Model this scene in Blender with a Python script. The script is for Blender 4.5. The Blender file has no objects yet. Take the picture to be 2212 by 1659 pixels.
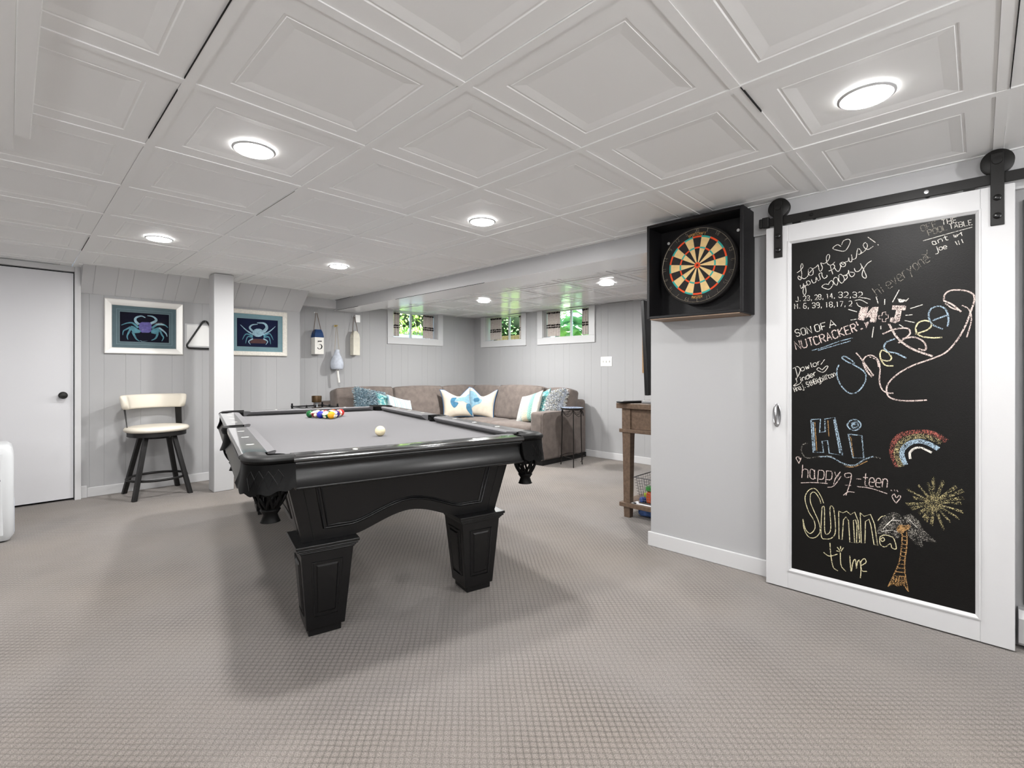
EXPOSURE = 1.0
SKY, SUN = 9.0, 22.0
LENS, LAMP, LAMP2, LAMP_FILL = 14.0, 13.6, 20.0, 4.0
TORCH_FILL = 36.0
CARPET = ('7b7774', 'a29d99', '3f3b38')
import bpy, math, random
from mathutils import Vector, Matrix
R = math.radians
PI = math.pi
scene = bpy.context.scene
COL = scene.collection

# ------------------------------------------------------------------ camera, world, exposure
CX, HY, F, H = 1106.0, 802.0, 1047.0, 1.11          # principal column, horizon row, focal length (px), eye height (m)
_ux, _uy = 20.0 - CX, F
_n = math.hypot(_ux, _uy)
U = (_ux / _n, _uy / _n)                              # room Y axis seen from the camera (right, forward)
V = (U[1], -U[0])                                     # room X axis seen from the camera

cam_d = bpy.data.cameras.new('camera')
cam = bpy.data.objects.new('camera', cam_d)
COL.objects.link(cam)
cam.location = (0, 0, H)
cam.rotation_euler = (PI / 2, 0, -math.atan2(V[1], U[1]))
cam_d.sensor_width = 36.0
cam_d.lens = 36.0 * F / 2212.0
cam_d.shift_y = -(1659 / 2 - HY) / 2212.0
cam_d.clip_start = 0.02
scene.camera = cam

scene.view_settings.view_transform = 'Standard'
scene.view_settings.look = 'None'
scene.view_settings.gamma = 1.0
scene.view_settings.use_curve_mapping = False
scene.view_settings.exposure = EXPOSURE
scene.cycles.max_bounces = 14
scene.cycles.diffuse_bounces = 9
scene.cycles.glossy_bounces = 5
scene.cycles.transparent_max_bounces = 12
scene.cycles.sample_clamp_indirect = 6.0
scene.cycles.use_denoising = True

world = bpy.data.worlds.new('sky')
scene.world = world
world.use_nodes = True
_nt = world.node_tree
_bg = _nt.nodes['Background']
_sky = _nt.nodes.new('ShaderNodeTexSky')
_sky.sky_type = 'HOSEK_WILKIE'
_sky.sun_direction = (0.35, -0.35, 0.85)
_sky.turbidity = 4.0
_nt.links.new(_sky.outputs['Color'], _bg.inputs['Color'])
_bg.inputs['Strength'].default_value = SKY

sun_d = bpy.data.lights.new('sun', 'SUN')
sun_d.energy = SUN
sun_d.angle = R(3)
sun = bpy.data.objects.new('sun', sun_d)
sun.rotation_euler = (R(35), R(-18), 0)
sun.location = (2, 4, 6)
COL.objects.link(sun)

# ------------------------------------------------------------------ helpers
def lin(c):
    if isinstance(c, str):
        c = [int(c[i:i + 2], 16) / 255 for i in (0, 2, 4)]
    return tuple(x / 12.92 if x <= 0.04045 else ((x + 0.055) / 1.055) ** 2.4 for x in c) + (1.0,)

_mats = {}
def mat(name, color='808080', rough=0.5, metal=0.0, spec=0.5, bump=0.0, bscale=200.0, mottle=0.0, mscale=8.0,
        coat=0.0, sheen=0.0, emit=None, estr=0.0, trans=0.0, ior=1.45, alpha=1.0):
    if name in _mats:
        return _mats[name]
    m = bpy.data.materials.new(name)
    m.use_nodes = True
    nt = m.node_tree
    b = nt.nodes['Principled BSDF']
    col = lin(color)
    b.inputs['Base Color'].default_value = col
    b.inputs['Roughness'].default_value = rough
    b.inputs['Metallic'].default_value = metal
    b.inputs['Specular IOR Level'].default_value = spec
    b.inputs['IOR'].default_value = ior
    b.inputs['Coat Weight'].default_value = coat
    b.inputs['Coat Roughness'].default_value = 0.08
    b.inputs['Coat IOR'].default_value = 1.65
    b.inputs['Sheen Weight'].default_value = sheen
    b.inputs['Transmission Weight'].default_value = trans
    b.inputs['Alpha'].default_value = alpha
    if emit:
        b.inputs['Emission Color'].default_value = lin(emit)
        b.inputs['Emission Strength'].default_value = estr
    tc = None
    if bump or mottle:
        tc = nt.nodes.new('ShaderNodeTexCoord')
    if bump:
        n = nt.nodes.new('ShaderNodeTexNoise')
        n.inputs['Scale'].default_value = bscale
        n.inputs['Detail'].default_value = 3
        nt.links.new(tc.outputs['Object'], n.inputs['Vector'])
        bp = nt.nodes.new('ShaderNodeBump')
        bp.inputs['Strength'].default_value = bump
        bp.inputs['Distance'].default_value = 0.002
        nt.links.new(n.outputs['Fac'], bp.inputs['Height'])
        nt.links.new(bp.outputs['Normal'], b.inputs['Normal'])
    if mottle:
        n = nt.nodes.new('ShaderNodeTexNoise')
        n.inputs['Scale'].default_value = mscale
        n.inputs['Detail'].default_value = 5
        nt.links.new(tc.outputs['Object'], n.inputs['Vector'])
        rp = nt.nodes.new('ShaderNodeValToRGB')
        rp.color_ramp.elements[0].position = 0.3
        rp.color_ramp.elements[1].position = 0.7
        rp.color_ramp.elements[0].color = tuple(x * (1 - mottle) for x in col[:3]) + (1,)
        rp.color_ramp.elements[1].color = tuple(min(1, x * (1 + mottle)) for x in col[:3]) + (1,)
        nt.links.new(n.outputs['Fac'], rp.inputs['Fac'])
        nt.links.new(rp.outputs['Color'], b.inputs['Base Color'])
    _mats[name] = m
    return m

class G:
    """small node-graph helper for the patterned materials"""
    def __init__(self, name, **kw):
        self.m = mat(name, **kw)
        self.nt = self.m.node_tree
        self.b = self.nt.nodes['Principled BSDF']
    def n(self, t, **props):
        nd = self.nt.nodes.new(t)
        for k, v in props.items():
            setattr(nd, k, v)
        return nd
    def l(self, a, b):
        self.nt.links.new(a, b)
    def math(self, op, a, b=None):
        nd = self.n('ShaderNodeMath', operation=op)
        for i, x in enumerate((a, b)):
            if x is None:
                continue
            if isinstance(x, (int, float)):
                nd.inputs[i].default_value = x
            else:
                self.l(x, nd.inputs[i])
        return nd.outputs[0]
    def mix(self, fac, c0, c1):
        nd = self.n('ShaderNodeMix', data_type='RGBA')
        for k, x in ((0, fac), (6, c0), (7, c1)):
            if isinstance(x, (int, float)):
                nd.inputs[k].default_value = x
            elif isinstance(x, (str, tuple)):
                nd.inputs[k].default_value = lin(x)
            else:
                self.l(x, nd.inputs[k])
        return nd.outputs[2]
    def noise(self, scale, detail=3, vec=None):
        nd = self.n('ShaderNodeTexNoise')
        nd.inputs['Scale'].default_value = scale
        nd.inputs['Detail'].default_value = detail
        if vec is not None:
            self.l(vec, nd.inputs['Vector'])
        return nd.outputs['Fac']
    def ramp(self, fac, stops):
        nd = self.n('ShaderNodeValToRGB')
        cr = nd.color_ramp
        while len(cr.elements) < len(stops):
            cr.elements.new(0.5)
        for e, (p, c) in zip(cr.elements, stops):
            e.position = p
            e.color = lin(c)
        self.l(fac, nd.inputs['Fac'])
        return nd.outputs['Color']
    def bump(self, h, strength, dist):
        nd = self.n('ShaderNodeBump')
        nd.inputs['Strength'].default_value = strength
        nd.inputs['Distance'].default_value = dist
        self.l(h, nd.inputs['Height'])
        self.l(nd.outputs['Normal'], self.b.inputs['Normal'])
    def obj(self):
        return self.n('ShaderNodeTexCoord').outputs['Object']
    def pos(self):
        return self.n('ShaderNodeNewGeometry').outputs['Position']
    def sep(self, v):
        nd = self.n('ShaderNodeSeparateXYZ')
        self.l(v, nd.inputs[0])
        return nd.outputs
    def base(self, c):
        self.l(c, self.b.inputs['Base Color'])

def top_of(o):
    while o.parent:
        o = o.parent
    return o

class MB:
    """collects shapes in world coordinates (or in the thing's own when world=False) and links them as ONE mesh"""
    def __init__(self, world=True):
        self.v, self.f, self.mi = [], [], []
        self.world = world
        self.m = 0
    def add(self, vs, fs):
        k = len(self.v)
        self.v += [tuple(p) for p in vs]
        self.f += [tuple(i + k for i in q) for q in fs]
        self.mi += [self.m] * len(fs)
        return self
    def box(self, x0, x1, y0, y1, z0, z1):
        return self.add([(x0, y0, z0), (x1, y0, z0), (x1, y1, z0), (x0, y1, z0), (x0, y0, z1), (x1, y0, z1), (x1, y1, z1), (x0, y1, z1)],
                        [(0, 3, 2, 1), (4, 5, 6, 7), (0, 1, 5, 4), (1, 2, 6, 5), (2, 3, 7, 6), (3, 0, 4, 7)])
    def hexa(self, bottom, top):
        """two quads (4 points each, counter-clockwise from above)"""
        return self.add(list(bottom) + list(top), [(3, 2, 1, 0), (4, 5, 6, 7), (0, 1, 5, 4), (1, 2, 6, 5), (2, 3, 7, 6), (3, 0, 4, 7)])
    def loops(self, rings, closed=True, cap=True, ringclosed=False):
        """skin a list of equal-length point rings"""
        n = len(rings[0])
        vs = [p for r in rings for p in r]
        fs = []
        m = len(rings)
        for i in range(m if ringclosed else m - 1):
            a, b = i * n, ((i + 1) % m) * n
            for j in range(n if closed else n - 1):
                k = (j + 1) % n
                fs.append((a + j, a + k, b + k, b + j))
        if cap and not ringclosed and closed:
            fs.append(tuple(range(n - 1, -1, -1)))
            fs.append(tuple(range((m - 1) * n, m * n)))
        return self.add(vs, fs)
    def prism(self, poly, fn, d0, d1):
        """poly of 2D points; fn(a, b, d) -> 3D point"""
        return self.loops([[fn(a, b, d0) for a, b in poly], [fn(a, b, d1) for a, b in poly]])
    def tube(self, pts, r, seg=8, closed=False):
        pts = [Vector(p) for p in pts]
        n = len(pts)
        rings = []
        up = None
        for i, p in enumerate(pts):
            if closed:
                t = pts[(i + 1) % n] - pts[i - 1]
            else:
                t = pts[min(i + 1, n - 1)] - pts[max(i - 1, 0)]
            t.normalize()
            if up is None:
                up = Vector((0, 0, 1)) if abs(t.z) < 0.9 else Vector((1, 0, 0))
            a = t.cross(up)
            if a.length < 1e-6:
                a = t.cross(Vector((1, 0.3, 0.2)))
            a.normalize()
            b = a.cross(t)
            up = b
            rr = r[i] if isinstance(r, (list, tuple)) else r
            rings.append([p + a * (rr * math.cos(2 * PI * k / seg)) + b * (rr * math.sin(2 * PI * k / seg)) for k in range(seg)])
        return self.loops(rings, ringclosed=closed)
    def lathe(self, prof, c=(0, 0, 0), axis='Z', seg=32, cap=True):
        rings = []
        for r, h in prof:
            ring = []
            for k in range(seg):
                a = 2 * PI * k / seg
                x, y = r * math.cos(a), r * math.sin(a)
                q = {'Z': (x, y, h), 'X': (h, x, y), 'Y': (x, h, y), '-X': (-h, y, x), '-Y': (y, -h, x)}[axis]
                ring.append((c[0] + q[0], c[1] + q[1], c[2] + q[2]))
            rings.append(ring)
        return self.loops(rings, cap=cap)
    def sphere(self, c, r, seg=20, rings=12):
        prof = [(max(1e-4, math.sin(PI * i / rings)), -math.cos(PI * i / rings)) for i in range(rings + 1)]
        if isinstance(r, (int, float)):
            r = (r, r, r)
        k0 = len(self.v)
        self.lathe(prof, (0, 0, 0), 'Z', seg)
        for i in range(k0, len(self.v)):
            p = self.v[i]
            self.v[i] = (c[0] + p[0] * r[0], c[1] + p[1] * r[1], c[2] + p[2] * r[2])
        return self
    def rbox(self, size, r, n=7, bulge=0.0, M=None, fn=None):
        """soft box: cube grid pulled to a rounded box, sides bulged; M places it"""
        hx, hy, hz = [s / 2 for s in size]
        ids, vs, fs = {}, [], []
        def gpos(i, h):
            # grid lines crowd into the rounded edges
            if n < 7:
                return (i / n * 2 - 1) * h
            e = (0.0, .3, .65, 1.0)
            if i < 4:
                return -h + e[i] * min(r, h * .98)
            if i > n - 4:
                return h - e[n - i] * min(r, h * .98)
            a = -h + min(r, h * .98)
            return a + (-2 * a) * (i - 3) / (n - 6)
        def vert(i, j, k):
            if (i, j, k) in ids:
                return ids[(i, j, k)]
            q = Vector((gpos(i, hx), gpos(j, hy), gpos(k, hz)))
            inner = Vector((max(-hx + r, min(hx - r, q.x)), max(-hy + r, min(hy - r, q.y)), max(-hz + r, min(hz - r, q.z))))
            d = q - inner
            if d.length > 1e-9:
                q = inner + d.normalized() * r
            u, v_, w = q.x / hx, q.y / hy, q.z / hz
            if bulge:
                q = Vector((q.x + math.copysign(bulge, u) * abs(u) ** 3 * (1 - v_ * v_) * (1 - w * w),
                            q.y + math.copysign(bulge, v_) * abs(v_) ** 3 * (1 - u * u) * (1 - w * w),
                            q.z + math.copysign(bulge, w) * abs(w) ** 3 * (1 - u * u) * (1 - v_ * v_)))
            if fn:
                q = Vector(fn(q, u, v_, w))
            if M:
                q = M @ q
            ids[(i, j, k)] = len(vs)
            vs.append(tuple(q))
            return ids[(i, j, k)]
        for a in range(n):
            for b in range(n):
                for s, flip in ((0, True), (n, False)):
                    for mk in (lambda p, q: (p, q, s), lambda p, q: (q, s, p), lambda p, q: (s, p, q)):
                        q4 = [vert(*mk(a, b)), vert(*mk(a + 1, b)), vert(*mk(a + 1, b + 1)), vert(*mk(a, b + 1))]
                        fs.append(tuple(reversed(q4)) if flip else tuple(q4))
        return self.add(vs, fs)
    def ribbon(self, pts, w, fn, off=0.0):
        """flat stroke along 2D pts; fn(a, b, off) -> 3D"""
        n = len(pts)
        L, Rr = [], []
        for i in range(n):
            a = pts[max(i - 1, 0)]
            b = pts[min(i + 1, n - 1)]
            dx, dy = b[0] - a[0], b[1] - a[1]
            d = math.hypot(dx, dy) or 1e-6
            ww = (w[i] if isinstance(w, list) else w) / 2
            L.append(fn(pts[i][0] - dy / d * ww, pts[i][1] + dx / d * ww, off))
            Rr.append(fn(pts[i][0] + dy / d * ww, pts[i][1] - dx / d * ww, off))
        return self.add(L + Rr, [(i, i + 1, n + i + 1, n + i) for i in range(n - 1)])
    def flip(self):
        self.f = [tuple(reversed(q)) for q in self.f]
        return self
    def build(self, name, mats, parent=None, smooth=35, bevel=0.0, seg=2, sub=0):
        if not isinstance(mats, (list, tuple)):
            mats = [mats]
        vs = self.v
        o = bpy.data.objects.new(name, None)
        loc = Vector((0, 0, 0))
        if self.world:
            if parent is not None:
                off = top_of(parent).location
            else:
                xs, ys, zs = zip(*vs)
                off = loc = Vector(((min(xs) + max(xs)) / 2, (min(ys) + max(ys)) / 2, min(zs)))
            vs = [(p[0] - off[0], p[1] - off[1], p[2] - off[2]) for p in vs]
        me = bpy.data.meshes.new(name)
        me.from_pydata(vs, [], self.f)
        for m in mats:
            me.materials.append(m)
        me.polygons.foreach_set('material_index', self.mi)
        bpy.data.objects.remove(o)
        import bmesh
        bm = bmesh.new()
        bm.from_mesh(me)
        bmesh.ops.recalc_face_normals(bm, faces=bm.faces)
        bm.to_mesh(me)
        bm.free()
        if smooth:
            me.polygons.foreach_set('use_smooth', [True] * len(me.polygons))
            me.set_sharp_from_angle(angle=R(smooth))
        o = bpy.data.objects.new(name, me)
        COL.objects.link(o)
        o.location = loc
        if parent is not None:
            o.parent = parent
        if bevel:
            b = o.modifiers.new('bevel', 'BEVEL')
            b.width = bevel
            b.segments = seg
            b.limit_method = 'ANGLE'
            b.angle_limit = R(40)
            b.harden_normals = False
        if sub:
            s = o.modifiers.new('subdivision', 'SUBSURF')
            s.levels = s.render_levels = sub
        return o

def tag(o, label=None, cat=None, group=None, kind=None):
    if label:
        o['label'] = label
    if cat:
        o['category'] = cat
    if group:
        o['group'] = group
    if kind:
        o['kind'] = kind
    return o

def thing(name, loc, label, cat, group=None, rz=0.0):
    o = bpy.data.objects.new(name, None)
    o.empty_display_size = 0.1
    COL.objects.link(o)
    o.location = loc
    o.rotation_euler = (0, 0, rz)
    return tag(o, label, cat, group)

def struct(mb, name, m, label=None, **kw):
    o = mb.build(name, m, **kw)
    o['kind'] = 'structure'
    if label:
        o['label'] = label
    return o

def copy_tree(o, parent=None):
    c = o.copy()
    COL.objects.link(c)
    if parent is not None:
        c.parent = parent
    for ch in list(o.children):
        copy_tree(ch, c)
    return c

def smooth_line(pts, k=6):
    """Catmull-Rom through 2D points"""
    if len(pts) < 3:
        return list(pts)
    out = []
    n = len(pts)
    for i in range(n - 1):
        p0, p1, p2, p3 = pts[max(i - 1, 0)], pts[i], pts[i + 1], pts[min(i + 2, n - 1)]
        for s in range(k):
            t = s / k
            out.append(tuple(0.5 * (2 * p1[d] + (p2[d] - p0[d]) * t + (2 * p0[d] - 5 * p1[d] + 4 * p2[d] - p3[d]) * t * t
                                    + (3 * p1[d] - p0[d] - 3 * p2[d] + p3[d]) * t ** 3) for d in range(len(p1))))
    out.append(tuple(pts[-1]))
    return out

# single-stroke lettering on a 4 x 6 grid: strokes split by '|', points as xy digits, below the baseline with a leading '-'
GL = {
 'A': '00 26 40|12 32', 'B': '00 06 36 45 43 33 03|33 42 41 30 00', 'C': '45 36 16 05 01 10 30 41', 'D': '00 06 26 44 42 20 00',
 'E': '46 06 00 40|03 33', 'F': '46 06 00|03 33', 'G': '45 36 16 05 01 10 30 41 43 23', 'H': '00 06|40 46|03 43', 'I': '20 26',
 'J': '46 41 30 10 01', 'K': '00 06|46 03 40', 'L': '06 00 40', 'M': '00 06 23 46 40', 'N': '00 06 40 46', 'O': '16 05 01 10 30 41 45 36 16',
 'P': '00 06 36 45 44 33 03', 'R': '00 06 36 45 44 33 03|23 40', 'S': '45 36 16 05 04 13 33 42 41 30 10 01', 'T': '06 46|26 20',
 'U': '06 01 10 30 41 46', 'V': '06 20 46', 'W': '06 10 23 30 46', 'Y': '06 23 46|23 20',
 'a': '33 24 04 01 10 30 33|34 31 40', 'b': '06 00 30 41 43 34 04', 'c': '44 14 03 01 10 40', 'd': '46 40|44 14 03 01 10 30 41',
 'e': '02 42 43 34 14 03 01 10 40', 'f': '46 36 25 20|03 43', 'g': '44 14 03 01 10 30 41|44 4-1 3-2 0-2', 'h': '06 00|03 14 34 43 40', 'i': '24 20|26 25',
 'j': '34 3-1 2-2 0-1|36 35', 'l': '26 21 30', 'm': '00 04|03 14 23 20|23 34 43 40', 'n': '00 04|03 14 34 43 40', 'o': '14 03 01 10 30 41 43 34 14',
 'p': '04 0-2|04 34 43 41 30 00', 'r': '00 04|02 14 34', 's': '44 14 03 12 32 41 30 00', 't': '26 21 30 40|04 44', 'u': '04 01 10 30 41|44 40',
 'v': '04 20 44', 'w': '04 10 23 30 44', 'y': '04 21 44|44 11 0-2', '0': '16 05 01 10 30 41 45 36 16', '1': '15 26 20', '2': '05 16 36 45 43 00 40',
 '3': '05 16 36 45 44 33 13|33 42 41 30 10 01', '4': '36 02 42|30 36', '5': '46 06 03 33 42 41 30 00', '6': '46 16 03 01 10 30 41 42 33 03',
 '7': '06 46 10', '8': '13 04 05 16 36 45 44 33 13 02 01 10 30 41 42 33', '9': '43 13 04 05 16 36 45 41 30 10', '.': '20 21', ',': '21 1-1',
 '!': '26 22|20 21', '-': '03 43', "'": '26 24', '+': '21 25|03 43', ' ': ''}

def glyph(ch):
    out = []
    for st in GL.get(ch, '').split('|'):
        pts = []
        for tok in st.split():
            pts.append((int(tok[0]), int(tok[1:])))
        if pts:
            out.append(pts)
    return out

def text_strokes(s, x0, y0, x1, y1, h, slant=0.0):
    """strokes of s from baseline start to baseline end in any 2D frame with y DOWN (like an image); h = letter height"""
    L = math.hypot(x1 - x0, y1 - y0)
    ux, uy = (x1 - x0) / L, (y1 - y0) / L
    px, py = uy, -ux                                  # up direction in a y-down frame
    cw = [0.55 if c in " .,!'il" else 1.0 for c in s]
    adv = L / sum(cw)
    out, p = [], 0.0
    for c, k in zip(s, cw):
        w = adv * k * 0.72
        for st in glyph(c):
            q = []
            for gx, gy in st:
                a = p + gx / 4 * w + slant * gy / 6 * h
                b = gy / 6 * h
                q.append((x0 + ux * a + px * b, y0 + uy * a + py * b))
            out.append(q)
        p += adv * k
    return out

# ------------------------------------------------------------------ materials
M_wall = mat('grey_wall_paint', 'a7a7a8', rough=0.45, spec=0.35, bump=0.05, bscale=90)
M_white = mat('white_trim_paint', 'c7c7c8', rough=0.35, spec=0.45)
M_ceil = mat('white_ceiling_tile', 'f6f6f5', rough=0.5, spec=0.3, bump=0.03, bscale=60)
M_den = mat('glossy_white_ceiling_paint', 'f7f7f8', rough=0.18, spec=0.5, bump=0.03, bscale=14)
M_door = mat('white_satin_door_paint', 'cfcfd2', rough=0.3, spec=0.5, bump=0.10, bscale=160)
M_black = mat('black_painted_metal', '141312', rough=0.45, spec=0.4)
M_bblk = mat('black_bolt', '080808', rough=0.25)
M_steel = mat('brushed_steel', 'b8b8ba', rough=0.3, metal=1.0)
M_gap = mat('dark_gap', '0a0a0a', rough=0.9)
M_plate = mat('white_plastic_plate', 'f2f2f0', rough=0.3)

def carpet():
    g = G('grey_patterned_carpet', color='9a948f', rough=0.95, spec=0.1, sheen=0.15)
    p = g.pos()
    nz = g.n('ShaderNodeTexNoise')
    nz.inputs['Scale'].default_value = 9.0
    nz.inputs['Detail'].default_value = 2
    g.l(p, nz.inputs['Vector'])
    sc = g.n('ShaderNodeVectorMath', operation='SCALE')
    g.l(nz.outputs['Color'], sc.inputs[0])
    sc.inputs['Scale'].default_value = 0.010
    ad = g.n('ShaderNodeVectorMath', operation='ADD')
    g.l(p, ad.inputs[0])
    g.l(sc.outputs[0], ad.inputs[1])
    mp = g.n('ShaderNodeMapping')
    mp.inputs['Rotation'].default_value = (0, 0, R(44))
    mp.inputs['Scale'].default_value = (PI / 0.0205, PI / 0.0225, 1)
    g.l(ad.outputs[0], mp.inputs['Vector'])
    x, y, _ = g.sep(mp.outputs[0])
    a = g.math('ABSOLUTE', g.math('SINE', x))
    b = g.math('ABSOLUTE', g.math('SINE', y))
    cell = g.math('POWER', g.math('MULTIPLY', a, b), 0.30)       # 0 in the furrows, 1 on each tuft
    fib = g.noise(300, 3, p)
    patch = g.noise(1.7, 4, p)                                    # trodden and vacuumed patches
    vis = g.n('ShaderNodeMapRange')
    g.l(patch, vis.inputs[0])
    vis.inputs[1].default_value, vis.inputs[2].default_value = 0.38, 0.66
    vis.inputs[3].default_value, vis.inputs[4].default_value = 0.35, 1.0
    furrow = g.math('MULTIPLY', g.math('SUBTRACT', 1.0, cell), vis.outputs[0])
    base = g.ramp(fib, [(0.36, CARPET[0]), (0.62, CARPET[1])])
    tone = g.mix(g.math('MULTIPLY', furrow, 0.85), base, CARPET[2])
    light_tint = g.ramp(g.noise(0.9, 3, p), [(0.35, 'd9d6d6'), (0.65, 'e2d8cd')])  # warm and cool cast of the mixed light, put into the carpet colour
    mul = g.n('ShaderNodeMix', data_type='RGBA', blend_type='MULTIPLY')
    mul.inputs[0].default_value = 0.6
    g.l(tone, mul.inputs[6])
    g.l(light_tint, mul.inputs[7])
    g.base(mul.outputs[2])
    hgt = g.math('ADD', g.math('MULTIPLY', cell, 0.6), g.math('MULTIPLY', fib, 0.6))
    g.bump(hgt, 0.7, 0.006)
    return g.m
M_carpet = carpet()

# ------------------------------------------------------------------ room shell
ZC, ZD = 2.01, 1.97            # main ceiling, lower ceiling over the sofa corner
XR = 2.845                     # grey wall with the dartboard
YP, YB = 5.66, 5.93            # picture wall, wall with the buoys and first window
XB = 5.27                      # far wall with two windows
XL, YN = -1.7, -2.1            # walls behind and beside the camera

struct(MB().box(XL - .1, XB + .1, YN - .1, YB + .1, -0.1, 0.0), 'floor', M_carpet, 'grey carpet with a fine raised grid pattern', smooth=0)

def tiled_ceiling(x0, x1, y0, y1, gx, gy, z, strip, border, rise, name, m, label, gap=.0011):
    """one mesh: moulded panels in a grid of raised battens"""
    mb = MB()
    def cuts(a, b, ls):
        return [a] + [q for q in ls if a + .03 < q < b - .03] + [b]
    xs, ys = cuts(x0, x1, gx), cuts(y0, y1, gy)
    hw = strip / 2
    def ring(a, za, b, zb):
        (ax0, ax1, ay0, ay1), (bx0, bx1, by0, by1) = a, b
        A = [(ax0, ay0, za), (ax1, ay0, za), (ax1, ay1, za), (ax0, ay1, za)]
        B = [(bx0, by0, zb), (bx1, by0, zb), (bx1, by1, zb), (bx0, by1, zb)]
        mb.loops([A, B], cap=False)
    for i in range(len(xs) - 1):
        for j in range(len(ys) - 1):
            gx_, gy_ = hw + gap, hw + gap * .6
            a = [xs[i] + (gx_ if i else 0), xs[i + 1] - (gx_ if i < len(xs) - 2 else 0), ys[j] + (gy_ if j else 0), ys[j + 1] - (gy_ if j < len(ys) - 2 else 0)]
            full = [xs[i + 1] - 0.605 + hw if i == 0 else a[0], xs[i] + 0.605 - hw if i == len(xs) - 2 else a[1],
                    ys[j + 1] - 0.605 + hw if j == 0 else a[2], ys[j] + 0.605 - hw if j == len(ys) - 2 else a[3]]
            def ins(d):
                q = [full[0] + d, full[1] - d, full[2] + d, full[3] - d]
                return [min(max(q[0], a[0]), a[1]), max(min(q[1], a[1]), a[0]), min(max(q[2], a[2]), a[3]), max(min(q[3], a[3]), a[2])]
            steps = [(0, 0), (border, 0), (border + .003, .0028), (border + .010, .0028), (border + .011, .0008), (border + .045, rise)]
            prev = (a, z)
            for d, dz in steps[1:]:
                q = (ins(d), z + dz)
                ring(prev[0], prev[1], q[0], q[1])
                prev = q
            q, zz = prev
            mb.add([(q[0], q[2], zz), (q[1], q[2], zz), (q[1], q[3], zz), (q[0], q[3], zz)], [(0, 1, 2, 3)])
    for x in xs[1:-1]:
        mb.box(x - hw, x + hw, y0, y1, z - .0045, z + .002)
    for y in ys[1:-1]:
        for i in range(len(xs) - 1):
            mb.box(xs[i] + (hw if i else 0), xs[i + 1] - (hw if i < len(xs) - 2 else 0), y - hw, y + hw, z - .0035, z + .002)
    return struct(mb, name, m, label, smooth=0)

tiled_ceiling(XL, 2.87, YN, YB, [0.388 + .61 * k for k in range(-3, 5)], [0.556 + .61 * k for k in range(-4, 9)], ZC, .030, .075, .005,
              'ceiling', M_ceil, 'white panelled tile ceiling over the pool table')
tiled_ceiling(3.17, XB, 1.51, YB, [3.72, 4.30, 4.88], [1.72, 2.32, 2.92, 3.515, 4.09, 4.67, 5.25], ZD, .026, .06, .004,
              'ceiling', M_den, 'glossy white panel ceiling over the sofa corner')
struct(MB().box(XL - .1, XB + .1, YN - .1, YB + .1, 2.12, 2.2), 'ceiling', M_ceil, smooth=0)  # unseen slab added over both ceilings to stop daylight leaking in
# open seams between some tiles, dark where the panels do not meet
gp = MB()
for x, y0_, y1_ in ((0.985, 2.45, 2.99), (0.372, 1.2, 1.75), (0.372, 1.84, 2.3), (0.372, 4.3, 4.8), (2.853, 5.4, 5.85)):
    gp.box(x - .0009, x + .0009, y0_, y1_, ZC - .0055, ZC)
gp.box(1.60, 1.80, .540, .543, ZC - .006, ZC)
gp.box(1.3, 2.2, -.0715, -.070, ZC - .006, ZC)
gp.box(2.8685, 2.8705, 3.1, 4.5, 1.8785, 1.882)
gp.box(2.8685, 2.8705, 5.3, 5.85, 1.8785, 1.882)
struct(gp, 'trim_1', M_gap, 'dark open seams between ceiling tiles', smooth=0)
# long boxed beam between the two ceilings
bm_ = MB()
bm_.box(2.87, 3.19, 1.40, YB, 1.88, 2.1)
bm_.mi[5] = 1  # side towards the pool table: its shade is put into a darker grey
struct(bm_, 'beam', [M_den, mat('beam_side_shade_grey', 'bcbcbd', rough=.5)], 'long white boxed beam across the ceiling beside the dartboard', smooth=0, bevel=.004)

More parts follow.
